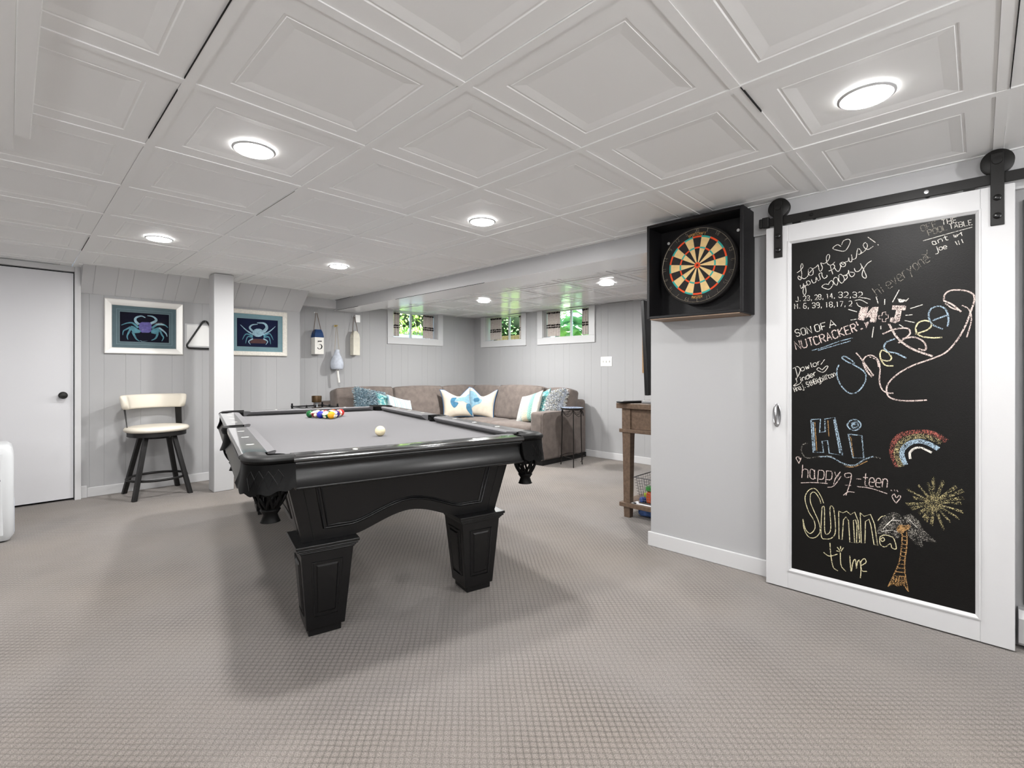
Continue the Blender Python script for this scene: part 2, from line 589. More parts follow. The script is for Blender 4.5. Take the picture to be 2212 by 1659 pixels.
# panelled walls: vertical V-grooves at uneven plank widths
def grooved(name, horiz, a0, a1, z0, z1, const, axis, holes=(), pitch=(.1, .155, .11, .245), m=None, thick=.1, label=None, start=0.0):
    """axis 'Y': plane y=const running along x; axis 'X': plane x=const running along y. The room is on the low side."""
    mb = MB()
    g, a, k = [], a0 + start, 0
    while a < a1 - .02:
        if a > a0 + .01:
            g.append(a)
        a += pitch[k % len(pitch)]
        k += 1
    cuts = sorted(set([a0, a1] + g + [h for hh in holes for h in hh[:2]]))
    P = (lambda s, z, d: (s, const + d, z)) if axis == 'Y' else (lambda s, z, d: (const + d, s, z))
    w = .0014
    gs = set(g)
    for i in range(len(cuts) - 1):
        b0, b1 = cuts[i], cuts[i + 1]
        spans = [(z0, z1)]
        for h0, h1, hz0, hz1 in holes:
            if b0 >= h0 - 1e-6 and b1 <= h1 + 1e-6:
                spans = [q for q in ((z0, hz0), (hz1, z1)) if q[1] - q[0] > 1e-4]
        for s0, s1 in spans:
            c0 = b0 + (w if b0 in gs else 0)
            c1 = b1 - (w if b1 in gs else 0)
            mb.add([P(c0, s0, 0), P(c1, s0, 0), P(c1, s1, 0), P(c0, s1, 0)], [(0, 1, 2, 3)])
            if b0 in gs:
                mb.add([P(b0, s0, .0018), P(c0, s0, 0), P(c0, s1, 0), P(b0, s1, .0018)], [(0, 1, 2, 3)])
            if b1 in gs:
                mb.add([P(c1, s0, 0), P(b1, s0, .0018), P(b1, s1, .0018), P(c1, s1, 0)], [(0, 1, 2, 3)])
    # solid body behind the face
    e = sorted(set([a0, a1] + [h for hh in holes for h in hh[:2]]))
    for i in range(len(e) - 1):
        spans = [(z0, z1)]
        for h0, h1, hz0, hz1 in holes:
            if e[i] >= h0 - 1e-6 and e[i + 1] <= h1 + 1e-6:
                spans = [q for q in ((z0, hz0), (hz1, z1)) if q[1] - q[0] > 1e-4]
        for s0, s1 in spans:
            if axis == 'Y':
                mb.box(e[i], e[i + 1], const + .004, const + thick, s0, s1)
            else:
                mb.box(const + .004, const + thick, e[i], e[i + 1], s0, s1)
    return struct(mb, name, m or M_wall, label, smooth=0)

W1 = (3.742, 4.518, 1.590, ZD)      # openings: start, end, sill, head
W2 = (4.880, 5.665, 1.585, ZD)
W3 = (3.675, 4.470, 1.582, ZD)
grooved('wall_left', 0, .43, 2.335, 0, 2.12, YP, 'Y', thick=.27, label='grey vertical panelling behind the crab pictures', start=.06)
grooved('wall_buoys', 0, 2.335, XB + .1, 0, 2.12, YB, 'Y', holes=[W1 + ()], label='grey vertical panelling behind the buoys and sofa', thick=.16, start=.07)
grooved('wall_back', 0, 1.51, YB, 0, 2.12, XB, 'X', holes=[W2, W3], label='far grey panelled wall with two windows', thick=.16, start=.05)
# plain grey wall with the dartboard; it turns the corner at y=1.51 and there is a doorway behind the sliding door
rw = MB()
rw.box(XR, XR + .12, .62, 1.51, 0, 2.12)
rw.box(XR, XR + .12, YN, -.02, 0, 2.12)
rw.box(XR, XR + .12, -.02, .62, 1.80, 2.12)
struct(rw, 'wall_right', M_wall, 'plain grey wall under the dartboard', smooth=0)
struct(MB().box(XR + .12, XB + .1, 1.39, 1.51, 0, 2.12), 'wall_near', M_wall, smooth=0)
struct(MB().box(XR + .55, XR + .6, -.6, 1.3, 0, 2.12), 'wall_closet', M_wall, smooth=0)
struct(MB().box(XL - .1, XL, YN, YP + .2, 0, 2.12), 'wall_side', M_wall, smooth=0)
struct(MB().box(XL, XR + .12, YN - .1, YN, 0, 2.12), 'wall_behind', M_wall, smooth=0)
struct(MB().box(XL, -.46, 5.63, 5.9, 0, 2.12), 'wall_entry', M_wall, smooth=0)

# white plank apron sloping from the picture wall up to the ceiling
sl = MB()
ends = [.43]
a = .43 + .08
for k, d in enumerate((.155, .11, .245, .1, .155, .245, .11, .155, .1, .245, .155)):
    if a < 2.30:
        ends.append(a)
    a += d
ends.append(2.335)
for i in range(len(ends) - 1):
    x0_, x1_ = ends[i] + .002, ends[i + 1] - .002
    sl.hexa([(x0_, 5.655, 1.795), (x1_, 5.655, 1.795), (x1_, 5.66, 1.82), (x0_, 5.66, 1.82)],
            [(x0_, 5.40, 2.009), (x1_, 5.40, 2.009), (x1_, 5.42, 2.03), (x0_, 5.42, 2.03)])
sl.hexa([(.43, 5.658, 1.797), (2.333, 5.658, 1.797), (2.333, 5.66, 1.80), (.43, 5.66, 1.80)], [(.43, 5.405, 2.012), (2.333, 5.405, 2.012), (2.333, 5.655, 2.05), (.43, 5.655, 2.05)])
struct(sl, 'trim_2', M_white, 'white planked soffit sloping above the crab pictures', smooth=0)
# boxed header over the buoys, rounding under into the wall
hd = MB()
prof = [(5.86, 2.05), (5.86, 1.915), (5.866, 1.903), (5.878, 1.898), (5.93, 1.892), (5.93, 2.05)]
hd.prism(prof, lambda a, b, d: (d, a, b), 2.25, 2.87)
struct(hd, 'trim_3', M_white, 'white boxed header above the buoys', smooth=0)
# square white post
struct(MB().box(1.30, 1.465, 5.04, 5.205, 0, ZC), 'post', mat('off_white_post_paint', 'bebebf', rough=.4), 'square white post in front of the picture wall', smooth=0, bevel=.006)
# low soffit with a moulding at the left edge of the ceiling
sf = MB()
sf.box(XL, .012, YN, 2.74, 1.985, ZC + .02)
sf.box(.012, .055, YN, 2.56, 1.978, ZC + .02)
struct(sf, 'trim_4', M_ceil, 'white dropped ceiling strip at the left', smooth=0, bevel=.003)

# baseboards
def base(name, x0, x1, y0, y1, h=.085):
    struct(MB().box(x0, x1, y0, y1, 0, h), name, M_white, smooth=0, bevel=.004)
base('baseboard_left', .475, 2.335, YP - .014, YP)
base('baseboard_buoys', 2.335, XB, YB - .014, YB)
base('baseboard_back', XB - .014, XB, 1.51, YB)
base('baseboard_right', XR - .016, XR, .64, 1.51 + .014, .09)
base('baseboard_near', XR + .01, XB, 1.51, 1.524)
base('baseboard_side', XL, XL + .014, YN, 5.63)

# flush white door on the left, its casing and black knob
d1 = MB().box(-.44, .385, 5.63, 5.67, .018, 1.955).build('door_1', M_door, smooth=0, bevel=.002)
d1['kind'] = 'structure'
d1['label'] = 'flush white door at the left with a black knob'
kb = MB()
kb.lathe([(.0005, 0), (.030, 0), (.030, .006), (.011, .008), (.011, .03), (.020, .036), (.027, .046), (.028, .056), (.022, .066), (.0005, .070)], (.318, 5.63, .905), '-Y', 24)
kb.build('door_knob', M_black, d1)['label'] = 'round black door knob'
cs = MB()
cs.box(.39, .432, 5.60, 5.67, 0, 2.01)
cs.box(.432, .475, 5.64, 5.66, 0, .105)
cs.box(-.5, .39, 5.60, 5.67, 1.965, 2.01)
cs.box(-.5, -.445, 5.60, 5.67, 0, 1.965)
struct(cs, 'trim_5', M_white, 'white casing around the flush door', smooth=0, bevel=.003)
struct(MB().box(-.45, .40, 5.69, 5.72, 0, 2.0), 'trim_6', M_gap, smooth=0)

# windows set deep in the wall: casing, jambs, sash with a centre bar, glass
def window(name, axis, const, hole, label):
    a0, a1, z0, z1 = hole
    P = (lambda a, b, d, e, q, r: (a, b, const + d, const + e, q, r)) if axis == 'Y' else (lambda a, b, d, e, q, r: (const + d, const + e, a, b, q, r))
    c = MB()
    t = .095
    c.box(*P(a0 - t, a1 + t, -.018, .0, z0 - t, z0))
    c.box(*P(a0 - t, a0, -.018, .0, z0, z1))
    c.box(*P(a1, a1 + t, -.018, .0, z0, z1))
    root = c.build(name, M_white, smooth=0, bevel=.003)
    root['kind'] = 'structure'
    root['label'] = label
    j = MB()
    j.box(*P(a0 - .002, a0 + .006, 0, .165, z0, z1))
    j.box(*P(a1 - .006, a1 + .002, 0, .165, z0, z1))
    j.box(*P(a0, a1, 0, .165, z0 - .004, z0 + .006))
    j.box(*P(a0, a1, 0, .165, z1 - .006, z1))
    j.build('window_jamb', M_white, root, smooth=0)
    s = MB()
    w = .010
    e0, e1 = .125, .16
    s.box(*P(a0 + .006, a0 + .006 + w, e0, e1, z0 + .006, z1 - .006))
    s.box(*P(a1 - .006 - w, a1 - .006, e0, e1, z0 + .006, z1 - .006))
    s.box(*P(a0 + .006 + w, a1 - .006 - w, e0, e1, z0 + .006, z0 + .006 + w))
    s.box(*P(a0 + .006 + w, a1 - .006 - w, e0, e1, z1 - .006 - w, z1 - .006))
    mid = (a0 + a1) / 2
    s.box(*P(mid - .014, mid + .014, e0 + .005, e1 - .005, z0 + .006 + w, z1 - .006 - w))
    so = s.build('window_sash', M_white, root, smooth=0)
    g = MB()
    g.box(*P(a0 + .03, a1 - .03, .140, .144, z0 + .03, z1 - .03))
    g.build('window_pane', M_glass, so, smooth=0)
    return root

def clear_glass(name, tint, refl):
    m = bpy.data.materials.new(name)
    m.use_nodes = True
    nt = m.node_tree
    nt.nodes.remove(nt.nodes['Principled BSDF'])
    t = nt.nodes.new('ShaderNodeBsdfTransparent')
    t.inputs['Color'].default_value = tint
    g = nt.nodes.new('ShaderNodeBsdfGlossy')
    g.inputs['Roughness'].default_value = 0.03
    fr = nt.nodes.new('ShaderNodeLayerWeight')
    fr.inputs['Blend'].default_value = refl
    mx = nt.nodes.new('ShaderNodeMixShader')
    nt.links.new(fr.outputs['Fresnel'], mx.inputs[0])
    nt.links.new(t.outputs[0], mx.inputs[1])
    nt.links.new(g.outputs[0], mx.inputs[2])
    nt.links.new(mx.outputs[0], nt.nodes['Material Output'].inputs['Surface'])
    return m
M_glass = clear_glass('window_glass', (.94, .96, .95, 1), .12)
window('window_1', 'Y', YB, W1, 'small white basement window on the panelled wall above the sofa')
window('window_2', 'X', XB, W2, 'white basement window nearest the room corner on the far wall')
window('window_3', 'X', XB, W3, 'white basement window on the far wall beside the switch plate')

# recessed ceiling lights
M_lens = mat('lit_lamp_lens', 'ffffff', rough=0.5, emit='fffefc', estr=LENS)
def light(x, y, z, label, r=.07, energy=LAMP, group='recessed ceiling lights'):
    t = thing('recessed_light', (x, y, z - .016), label, 'ceiling light', group)
    MB().lathe([(r + .010, 0.016), (r + .010, .013), (r + .003, .009), (r, .010), (r, .016)], (x, y, z - .016), 'Z', 40, cap=False).build('trim_ring', M_white, t)
    MB().lathe([(r, .011), (r * .95, .006), (r * .8, .0035), (r * .4, .002), (.0005, .0015)], (x, y, z - .016), 'Z', 40, cap=False).build('lamp_lens', M_lens, t)
    d = bpy.data.lights.new('lamp', 'AREA')
    d.shape = 'DISK'
    d.size = r * 2
    d.energy = energy
    d.color = (1.0, .99, .975)
    o = bpy.data.objects.new('lamp_bulb', d)
    COL.objects.link(o)
    o.parent = t
    o.location = (0, 0, -.006)
    return t
light(.69, 2.12, ZC, 'large bright recessed light in the left tile row, nearest the camera')
light(1.943, .266, ZC, 'bright recessed light in the tile above the chalkboard door', energy=LAMP * .58)
light(1.97, 2.147, ZC, 'recessed light over the middle of the pool table', energy=LAMP * .85)
light(.705, 4.0, ZC, 'recessed light nearest the flush white door')
light(1.957, 3.95, ZC, 'recessed light between the post and the boxed beam, above the racked balls', energy=LAMP * 1.35)
light(4.03, 4.363, ZD - .002, 'small recessed light above the sofa corner', energy=LAMP2 * 1.5)
light(4.05, 2.621, ZD - .002, 'small recessed light near the television', energy=LAMP2 * .7)
for x, y in ((.69, .27), (.69, -1.4), (1.943, -1.4), (-.75, 2.12), (-.75, .27), (-.75, -1.4), (-.75, 4.0)):  # extra lights added out of view to lift the ceiling
    light(x, y, ZC if x > .3 or y > 3 else 1.985, 'added unseen recessed fill light behind the camera', energy=LAMP_FILL, group='added recessed fill lights behind the camera')

def add_fill_lamp(x, y):  # unseen lamp added to brighten the ceiling
    t = thing('fill_lamp', (x, y, 0), 'unseen fill lamp on a black stand, added behind the camera', 'lamp', 'added fill lamps behind the camera')
    s = MB()
    s.lathe([(.0005, 0), (.14, 0), (.14, .015), (.02, .03), (.0005, .03)], (x, y, 0), 'Z', 32)
    s.build('base', M_black, t)
    s = MB()
    s.tube([(x, y, .02), (x, y, 1.26)], .012, 12)
    s.build('pole', M_black, t)
    s = MB()
    s.lathe([(.01, 1.25), (.10, 1.27), (.17, 1.33), (.174, 1.33), (.10, 1.262), (.01, 1.242)], (x, y, 0), 'Z', 36)
    s.build('lamp_shade', M_white, t)
    d = bpy.data.lights.new('bulb', 'POINT')
    d.energy = TORCH_FILL
    d.shadow_soft_size = .08
    o = bpy.data.objects.new('bulb', d)
    COL.objects.link(o)
    o.parent = t
    o.location = (0, 0, 1.40)
add_fill_lamp(-1.35, -.7)
add_fill_lamp(1.1, -1.75)

# ------------------------------------------------------------------ pool table (own axes: x across, y along, origin on the floor at its centre)
M_tblack = mat('satin_black_table_finish', '0d0d0e', rough=0.34, spec=0.5)
M_gloss = mat('gloss_black_rail', '101011', rough=0.13, spec=1.0, coat=1.0)
M_leather = mat('black_leather', '050505', rough=0.5, spec=0.18, bump=0.06, bscale=260)
M_cloth = mat('grey_table_cloth', '626163', rough=0.95, spec=0.1, sheen=0.12, bump=0.1, bscale=700)
M_inlay = mat('pearl_inlay', 'e8e6df', rough=0.2)
TC, TR = (1.541, 2.976), R(-13.17)
pt = thing('pool_table', (TC[0], TC[1], 0), 'black pool table with grey cloth and leather net pockets', 'pool table', rz=TR)
W_, L_ = .693, 1.28                  # half outer size
NX, NY = .555, 1.14                  # cushion noses
def tmb():
    return MB(world=False)

# bed: notched at the six pockets
bed = tmb()
k = .085
outline = [(-.62 + k, -1.2), (.62 - k, -1.2), (.62, -1.2 + k), (.62, -.07), (.585, -.05), (.585, .05), (.62, .07), (.62, 1.2 - k),
           (.62 - k, 1.2), (-.62 + k, 1.2), (-.62, 1.2 - k), (-.62, .07), (-.585, .05), (-.585, -.05), (-.62, -.07), (-.62, -1.2 + k)]
bed.prism(outline, lambda a, b, d: (a, b, d), .715, .75)
bed.build('playing_bed', M_cloth, pt, smooth=0)

# one rail: black wooden cap outside, cloth cushion inside; (s along, w outward distance from the table middle line)
def rail(place, s0, s1, wout, wnose, c0, c1, sights):
    """place(s, w, z) -> table point; c0/c1 = how far the cushion facing flares at each end"""
    wj = wnose + .038
    prof = [(wj, .755), (wj, .789), (wout - .016, .789), (wout - .010, .7882), (wout - .005, .7858), (wout - .0015, .782), (wout, .777), (wout, .774), (wout - .002, .770), (wout - .006, .767), (wout - .012, .765), (wout - .02, .755)]
    r = tmb()
    r.loops([[place(s, w, z) for w, z in prof] for s in (s0, s1)])
    ro = r.build('rail', M_gloss, pt, smooth=24)
    c = tmb()
    cp = [(wj + .001, .752, 0), (wj + .001, .7895, 0), (wj - .02, .790, .4), (wnose + .006, .7885, .9), (wnose, .784, 1), (wnose + .004, .776, .95), (wnose + .028, .752, .3)]
    rings = [[place(s0 + c0 * t, w, z) for w, z, t in cp]]
    rings.append([place(s1 - c1 * t, w, z) for w, z, t in cp])
    c.loops(rings)
    c.build('cushion', M_cloth, ro, smooth=50)
    for s in sights:
        d = tmb()
        wc = (wj + wout - .02) / 2
        d.loops([[place(s + .010 * math.cos(a) , wc + .017 * math.sin(a), z) for a in [2 * PI * q / 16 for q in range(16)]] for z in (.786, .7896)])
        d.build('sight_inlay', M_inlay, ro, smooth=0)
    return ro
for sx in (-1, 1):
    for lo, hi, ca, cb in ((-1.105, -.075, .05, .035), (.075, 1.105, .035, .05)):
        q = (hi - lo)
        sg = [s * .28 for s in ((-3, -2, -1) if lo < 0 else (1, 2, 3))]
        rail(lambda s, w, z, sx=sx: (sx * w, s, z), lo, hi, W_, NX, ca, cb, sg)
for sy in (-1, 1):
    sg = [-.28, 0, .28]
    ro = rail(lambda s, w, z, sy=sy: (s, sy * w, z), -.522, .522, L_, NY, .05, .05, [-.28, .28])
    if sy < 0:      # small oval maker's plate in the middle of the near rail
        pl_ = tmb()
        pl_.loops([[(.045 * math.cos(2 * PI * q / 24), -1.222 + .018 * math.sin(2 * PI * q / 24), z) for q in range(24)] for z in (.787, .7898)])
        pl_.build('name_plate', mat('dark_name_plate', '2a2a2c', rough=.3, metal=.5), ro, smooth=0)

# moulded apron under the rails
ap = [(-.016, .768), (-.008, .765), (-.006, .760), (-.012, .757), (-.012, .754), (-.026, .751)] + [(-.029 + .030 * (q / 10) ** 2, .740 - .066 * q / 10) for q in range(11)] + [(.0035, .672), (.0045, .669), (.0035, .665), (-.010, .660), (-.09, .660), (-.09, .768)]
for sx in (-1, 1):
    a_ = tmb()
    a_.loops([[(sx * (W_ + d), s, z) for d, z in ap] for s in (-1.10, 1.10)])
    a_.build('apron', M_tblack, pt, smooth=25)
for sy in (-1, 1):
    a_ = tmb()
    a_.loops([[(s, sy * (L_ + d), z) for d, z in ap] for s in (-.515, .515)])
    a_.build('apron', M_tblack, pt, smooth=25)

# body panels with an arched lower edge, leaning outwards to the top
def arch_z(t):                        # t in -1..1 across the panel
    e = abs(t)
    if e > .56:
        return .398
    u = (.56 - e) / .56
    return .398 + .072 * (3 * u * u - 2 * u ** 3) ** .8
def body_panel(fn, half_top, half_bot, name):
    """fn(s, z, d): s across, d outwards from the sloped panel face"""
    b = tmb()
    N = 36
    def half(z):
        return half_bot + (half_top - half_bot) * (z - .40) / .25
    def col(t, z):
        return t * half(z)
    ts = [-1 + 2 * i / N for i in range(N + 1)]
    for d0, d1 in ((0, -.035),):
        fr = [[fn(col(t, arch_z(t)), arch_z(t), d0) for t in ts], [fn(col(t, .668), .668, d0) for t in ts]]
        bk = [[fn(col(t, arch_z(t)), arch_z(t), d1) for t in ts], [fn(col(t, .668), .668, d1) for t in ts]]
        b.loops([fr[0], fr[1], bk[1], bk[0]], closed=False, cap=False, ringclosed=True)
        for i in (0, N):
            b.add([fr[0][i], fr[1][i], bk[1][i], bk[0][i]], [(0, 1, 2, 3)])
    po = b.build(name, M_tblack, pt, smooth=30)
    # raised bead framing the panel, following the arch
    bd = tmb()
    def bead(off, r):
        path = []
        zt = .660
        m = .80 - off
        path.append((col(-m, zt), zt))
        zb = .455 + off * .3
        for i in range(33):
            t = -m + 2 * m * i / 32
            z = arch_z(t / 1.0) + .052 + off * .25
            path.append((col(t, z), z))
        path.append((col(m, zt), zt))
        rings = []
        bd.tube([fn(s, z, .0005) for s, z in path], r, 6)
    bead(0, .0055)
    bead(.035, .004)
    bd.build('panel_bead', M_tblack, po, smooth=60)
    for sgn in (-1, 1):
        g_ = tmb()
        pts = [(sgn * .90 * half(z), z) for z in (.405, .665)]
        g_.tube([fn(s, z, .0) for s, z in pts], .0018, 6)
        g_.build('corner_seam', M_gap, po, smooth=0)
def slope(z):
    return (z - .40) / .25 * .05
for sy in (-1, 1):
    body_panel(lambda s, z, d, sy=sy: (s, sy * (1.096 + slope(z) * .7 + d), z), .522, .462, 'end_panel')
for sx in (-1, 1):
    body_panel(lambda s, z, d, sx=sx: (sx * (.458 + slope(z) * 1.2 + d), s, z), 1.128, 1.094, 'side_panel')

# tapered legs with a stepped cap and a raised panel on each face
def table_leg(sx, sy):
    l = tmb()
    def P(x, y, z):
        return (sx * x, sy * y, z)
    def sq(xi, xo, yi, yo, z):
        q = [P(xi, yi, z), P(xo, yi, z), P(xo, yo, z), P(xi, yo, z)]
        return q if sx * sy > 0 else q[::-1]
    def xs(z):
        t = (z - .03) / .33
        return (.292 - .030 * t, .447 + .026 * t, .947 - .030 * t, 1.100 + .024 * t)
    l.hexa(sq(.305, .438, .955, 1.09, 0), sq(.305, .438, .955, 1.09, .032))
    l.hexa(sq(*xs(.03), .03), sq(*xs(.362), .362))
    o = (.262, .473, .917, 1.124)
    for e, z0_, z1_ in ((.004, .358, .366), (.010, .366, .374), (.017, .374, .384), (.022, .384, .397)):
        l.hexa(sq(o[0] - e, o[1] + e, o[2] - e, o[3] + e, z0_), sq(o[0] - e, o[1] + e, o[2] - e, o[3] + e, z1_))
    l.hexa(sq(.29, .44, .95, 1.07, .395), sq(.29, .44, .95, 1.07, .44))
    lo = l.build('leg', M_tblack, pt, smooth=0, bevel=.003)
    # panels on the four faces
    p = tmb()
    zb, zt = .085, .318
    def face(f):
        def pt_(u, z, d):
            xi, xo, yi, yo = xs(z)
            if f == 0: return P(xi + (xo - xi) * u, yo + d, z)
            if f == 1: return P(xi + (xo - xi) * u, yi - d, z)
            if f == 2: return P(xo + d, yi + (yo - yi) * u, z)
            return P(xi - d, yi + (yo - yi) * u, z)
        fr = [(.21, zb), (.79, zb), (.79, zt), (.21, zt)]
        p.tube([pt_(u, z, .0) for u, z in fr], .0045, 6, closed=True)
        fr2 = [(.28, zb + .014), (.72, zb + .014), (.72, zt - .014), (.28, zt - .014)]
        A = [pt_(u, z, .0005) for u, z in fr2]
        B = [pt_(.5 + (u - .5) * .88, z + (.006 if z < .2 else -.006), .006) for u, z in fr2]
        p.loops([A, B])
    for f in range(4):
        face(f)
    p.build('leg_panel', M_tblack, lo, smooth=40)
for sx in (-1, 1):
    for sy in (-1, 1):
        table_leg(sx, sy)

# pockets: leather-covered iron, fringed shield, woven net
def net(mb, cx, cy, z0, z1, r0, r1, n=9, rt=.0055):
    for k in range(n):
        for s in (-1, 1):
            pts = []
            for i in range(9):
                t = i / 8
                r = r0 + (r1 - r0) * t ** 2.2
                a = 2 * PI * (k + s * .5 * (t * 2.0)) / n
                pts.append((cx + r * math.cos(a), cy + r * math.sin(a), z0 + (z1 - z0) * t))
            mb.tube(pts, rt, 6)
    mb.lathe([(r1 + .003, z1 + .006), (r1 + .010, z1 - .004), (r1 - .002, z1 - .022), (r1 + .006, z1 - .045), (r1 + .009, z1 - .050), (r1 - .006, z1 - .050), (r1 - .012, z1 - .01)], (cx, cy, 0), 'Z', 18)
def corner_path(ax, ay, n=14):
    """outer edge round the corner, from the long side to the short side"""
    rad = .105
    x, y = W_ - .002, L_ - .002
    pts = [(x, y - .178), (x, y - .14)]
    for i in range(n + 1):
        a = PI / 2 * i / n
        pts.append((x - rad + rad * math.cos(a), y - rad + rad * math.sin(a)))
    pts += [(x - .14, y), (x - .176, y)]
    return pts
def corner_pocket(sx, sy):
    path = corner_path(0, 0)
    nrm = []
    for i, p in enumerate(path):
        a, b = path[max(i - 1, 0)], path[min(i + 1, len(path) - 1)]
        dx, dy = b[0] - a[0], b[1] - a[1]
        d = math.hypot(dx, dy)
        nrm.append((dy / d, -dx / d))
    def S(x, y, z):
        return (sx * x, sy * y, z)
    iron = tmb()
    prof = [(-.095, .752), (-.095, .778), (-.088, .789), (-.05, .795), (-.02, .794), (-.004, .786), (.001, .778), (-.002, .769), (-.012, .764)]
    rings = []
    for p, n_ in zip(path, nrm):
        ring = []
        for w, z in prof:
            # keep the inner side on the pocket circle
            x, y = p[0] + n_[0] * w, p[1] + n_[1] * w
            ring.append(S(x, y, z))
        rings.append(ring)
    iron.loops(rings)
    io = iron.build('pocket_iron', M_leather, pt, smooth=50)
    # well
    c = (sx * .592, sy * 1.178)
    w = tmb()
    w.lathe([(.066, .783), (.062, .70), (.058, .64), (.0005, .64)], (c[0], c[1], 0), 'Z', 20, cap=False)
    w.build('pocket_well', M_leather, io)
    # shield with quilting and a wavy lower edge
    sh = tmb()
    N = 30
    # resample path by length
    acc = [0]
    for i in range(1, len(path)):
        acc.append(acc[-1] + math.hypot(path[i][0] - path[i - 1][0], path[i][1] - path[i - 1][1]))
    def at(t):
        s = t * acc[-1]
        for i in range(1, len(path)):
            if s <= acc[i] + 1e-9:
                u = (s - acc[i - 1]) / (acc[i] - acc[i - 1])
                return tuple(path[i - 1][d] + (path[i][d] - path[i - 1][d]) * u for d in (0, 1)), tuple(nrm[i - 1][d] + (nrm[i][d] - nrm[i - 1][d]) * u for d in (0, 1))
        return path[-1], nrm[-1]
    def zlow(t):
        return .676 - .020 * math.sin(PI * t) + .005 * math.cos(2 * PI * 5 * t)
    outer, inner = [], []
    rows = 6
    def pt_(t, v, d):
        p, n_ = at(t)
        flare = .006 + .012 * v * v * (1 + .8 * (abs(2 * t - 1) ** 4))
        z = .765 + (zlow(t) - .765) * v
        return S(p[0] + n_[0] * (flare - .012 + d), p[1] + n_[1] * (flare - .012 + d), z)
    for v in range(rows + 1):
        outer.append([pt_(i / N, v / rows, 0) for i in range(N + 1)])
    for v in range(rows, -1, -1):
        outer.append([pt_(i / N, v / rows, -.006) for i in range(N + 1)])
    sh.loops(outer, closed=False, cap=False)
    for i in (0, N):
        for v in range(rows):
            sh.add([pt_(i / N, v / rows, 0), pt_(i / N, (v + 1) / rows, 0), pt_(i / N, (v + 1) / rows, -.006), pt_(i / N, v / rows, -.006)], [(0, 1, 2, 3)])
    so = sh.build('leather_shield', M_leather, io, smooth=60)
    q = tmb()
    for k in range(4):
        t0 = .42 + k * .11
        q.tube([pt_(t0, .45, .0005), pt_(t0 + .055, .82, .0005), pt_(t0 + .11, .45, .0005)], .0011, 5)
    for k in range(4):
        t0 = .475 + k * .11
        q.tube([pt_(t0, .2, .0005), pt_(t0 - .055, .45, .0005)], .0011, 5)
        q.tube([pt_(t0, .2, .0005), pt_(t0 + .055, .45, .0005)], .0011, 5)
    q.build('quilting', M_tblack, io, smooth=60)
    n_ = tmb()
    net(n_, sx * .592, sy * 1.186, .69, .585, .063, .027)
    n_.build('pocket_net', M_leather, io, smooth=60)
for sx in (-1, 1):
    for sy in (-1, 1):
        corner_pocket(sx, sy)
def side_pocket(sx):
    def S(x, y, z):
        return (sx * x, y, z)
    m = tmb()
    path = [(NX + .045, -.072), (W_ - .05, -.080), (W_ - .015, -.072), (W_ + .006, -.045), (W_ + .012, 0), (W_ + .006, .045), (W_ - .015, .072), (W_ - .05, .080), (NX + .045, .072)]
    prof = [(-.026, .752), (-.026, .780), (-.015, .791), (.004, .788), (.010, .772), (.004, .752)]
    rings = []
    for i, p in enumerate(path):
        a, b = path[max(i - 1, 0)], path[min(i + 1, len(path) - 1)]
        dx, dy = b[0] - a[0], b[1] - a[1]
        d = math.hypot(dx, dy)
        rings.append([S(p[0] + dy / d * w, p[1] - dx / d * w, z) for w, z in prof])
    m.loops(rings)
    io = m.build('pocket_iron', M_leather, pt, smooth=50)
    w = tmb()
    w.lathe([(.058, .780), (.056, .70), (.05, .64), (.0005, .64)], (sx * .632, 0, 0), 'Z', 20, cap=False)
    w.build('pocket_well', M_leather, io)
    sh = tmb()
    N = 16
    rows = []
    for v in range(6):
        rows.append([S(W_ + .008 + .02 * (v / 5) ** 2 - .05 * abs(2 * i / N - 1) ** 3, -.095 + .19 * i / N, .75 - (.075 + .02 * math.sin(PI * i / N)) * v / 5) for i in range(N + 1)])
    for v in range(5, -1, -1):
        rows.append([S(W_ + .002 + .02 * (v / 5) ** 2 - .05 * abs(2 * i / N - 1) ** 3, -.095 + .19 * i / N, .75 - (.075 + .02 * math.sin(PI * i / N)) * v / 5) for i in range(N + 1)])
    sh.loops(rows, closed=False, cap=False)
    sh.build('leather_shield', M_leather, io, smooth=60)
    n_ = tmb()
    net(n_, sx * .640, 0, .69, .585, .064, .027)
    n_.build('pocket_net', M_leather, io, smooth=60)
for sx in (-1, 1):
    side_pocket(sx)

# ------------------------------------------------------------------ balls on the table
def tw(x, y, z):
    c, s = math.cos(TR), math.sin(TR)
    return (TC[0] + x * c - y * s, TC[1] + x * s + y * c, z)
RB = .0286
BALL = {1: 'e0a010', 2: '1420a0', 3: 'c01810', 4: '3a1466', 5: 'f0562a', 6: '0b5a2a', 7: '6a1018', 8: '0c0c0c'}
CREAM = 'efe6cc'
def ball_mat(n):
    c = BALL[n if n < 9 else n - 8]
    g = G('ball_resin_%d' % n, color=c, rough=0.08, coat=0.3)
    o = g.obj()
    x, y, z = g.sep(o)
    spot = g.math('GREATER_THAN', y, RB * .90)
    spot2 = g.math('LESS_THAN', y, -RB * .90)
    sp = g.math('MAXIMUM', spot, spot2)
    if n >= 9:
        band = g.math('LESS_THAN', g.math('ABSOLUTE', z), RB * .55)
        col = g.mix(band, CREAM, c)
    else:
        col = g.mix(0.0, c, c)
    g.base(g.mix(sp, col, CREAM))
    return g.m
def ball(x, y, m, label, group='racked pool balls', rot=(0, 0, 0)):
    b = MB(world=False)
    b.sphere((0, 0, 0), RB, 28, 18)
    o = b.build('pool_ball' if group else 'cue_ball', m, None, smooth=180)
    p = tw(x, y, .75 + RB)
    o.location = p
    o.rotation_euler = rot
    return tag(o, label, 'ball', group)
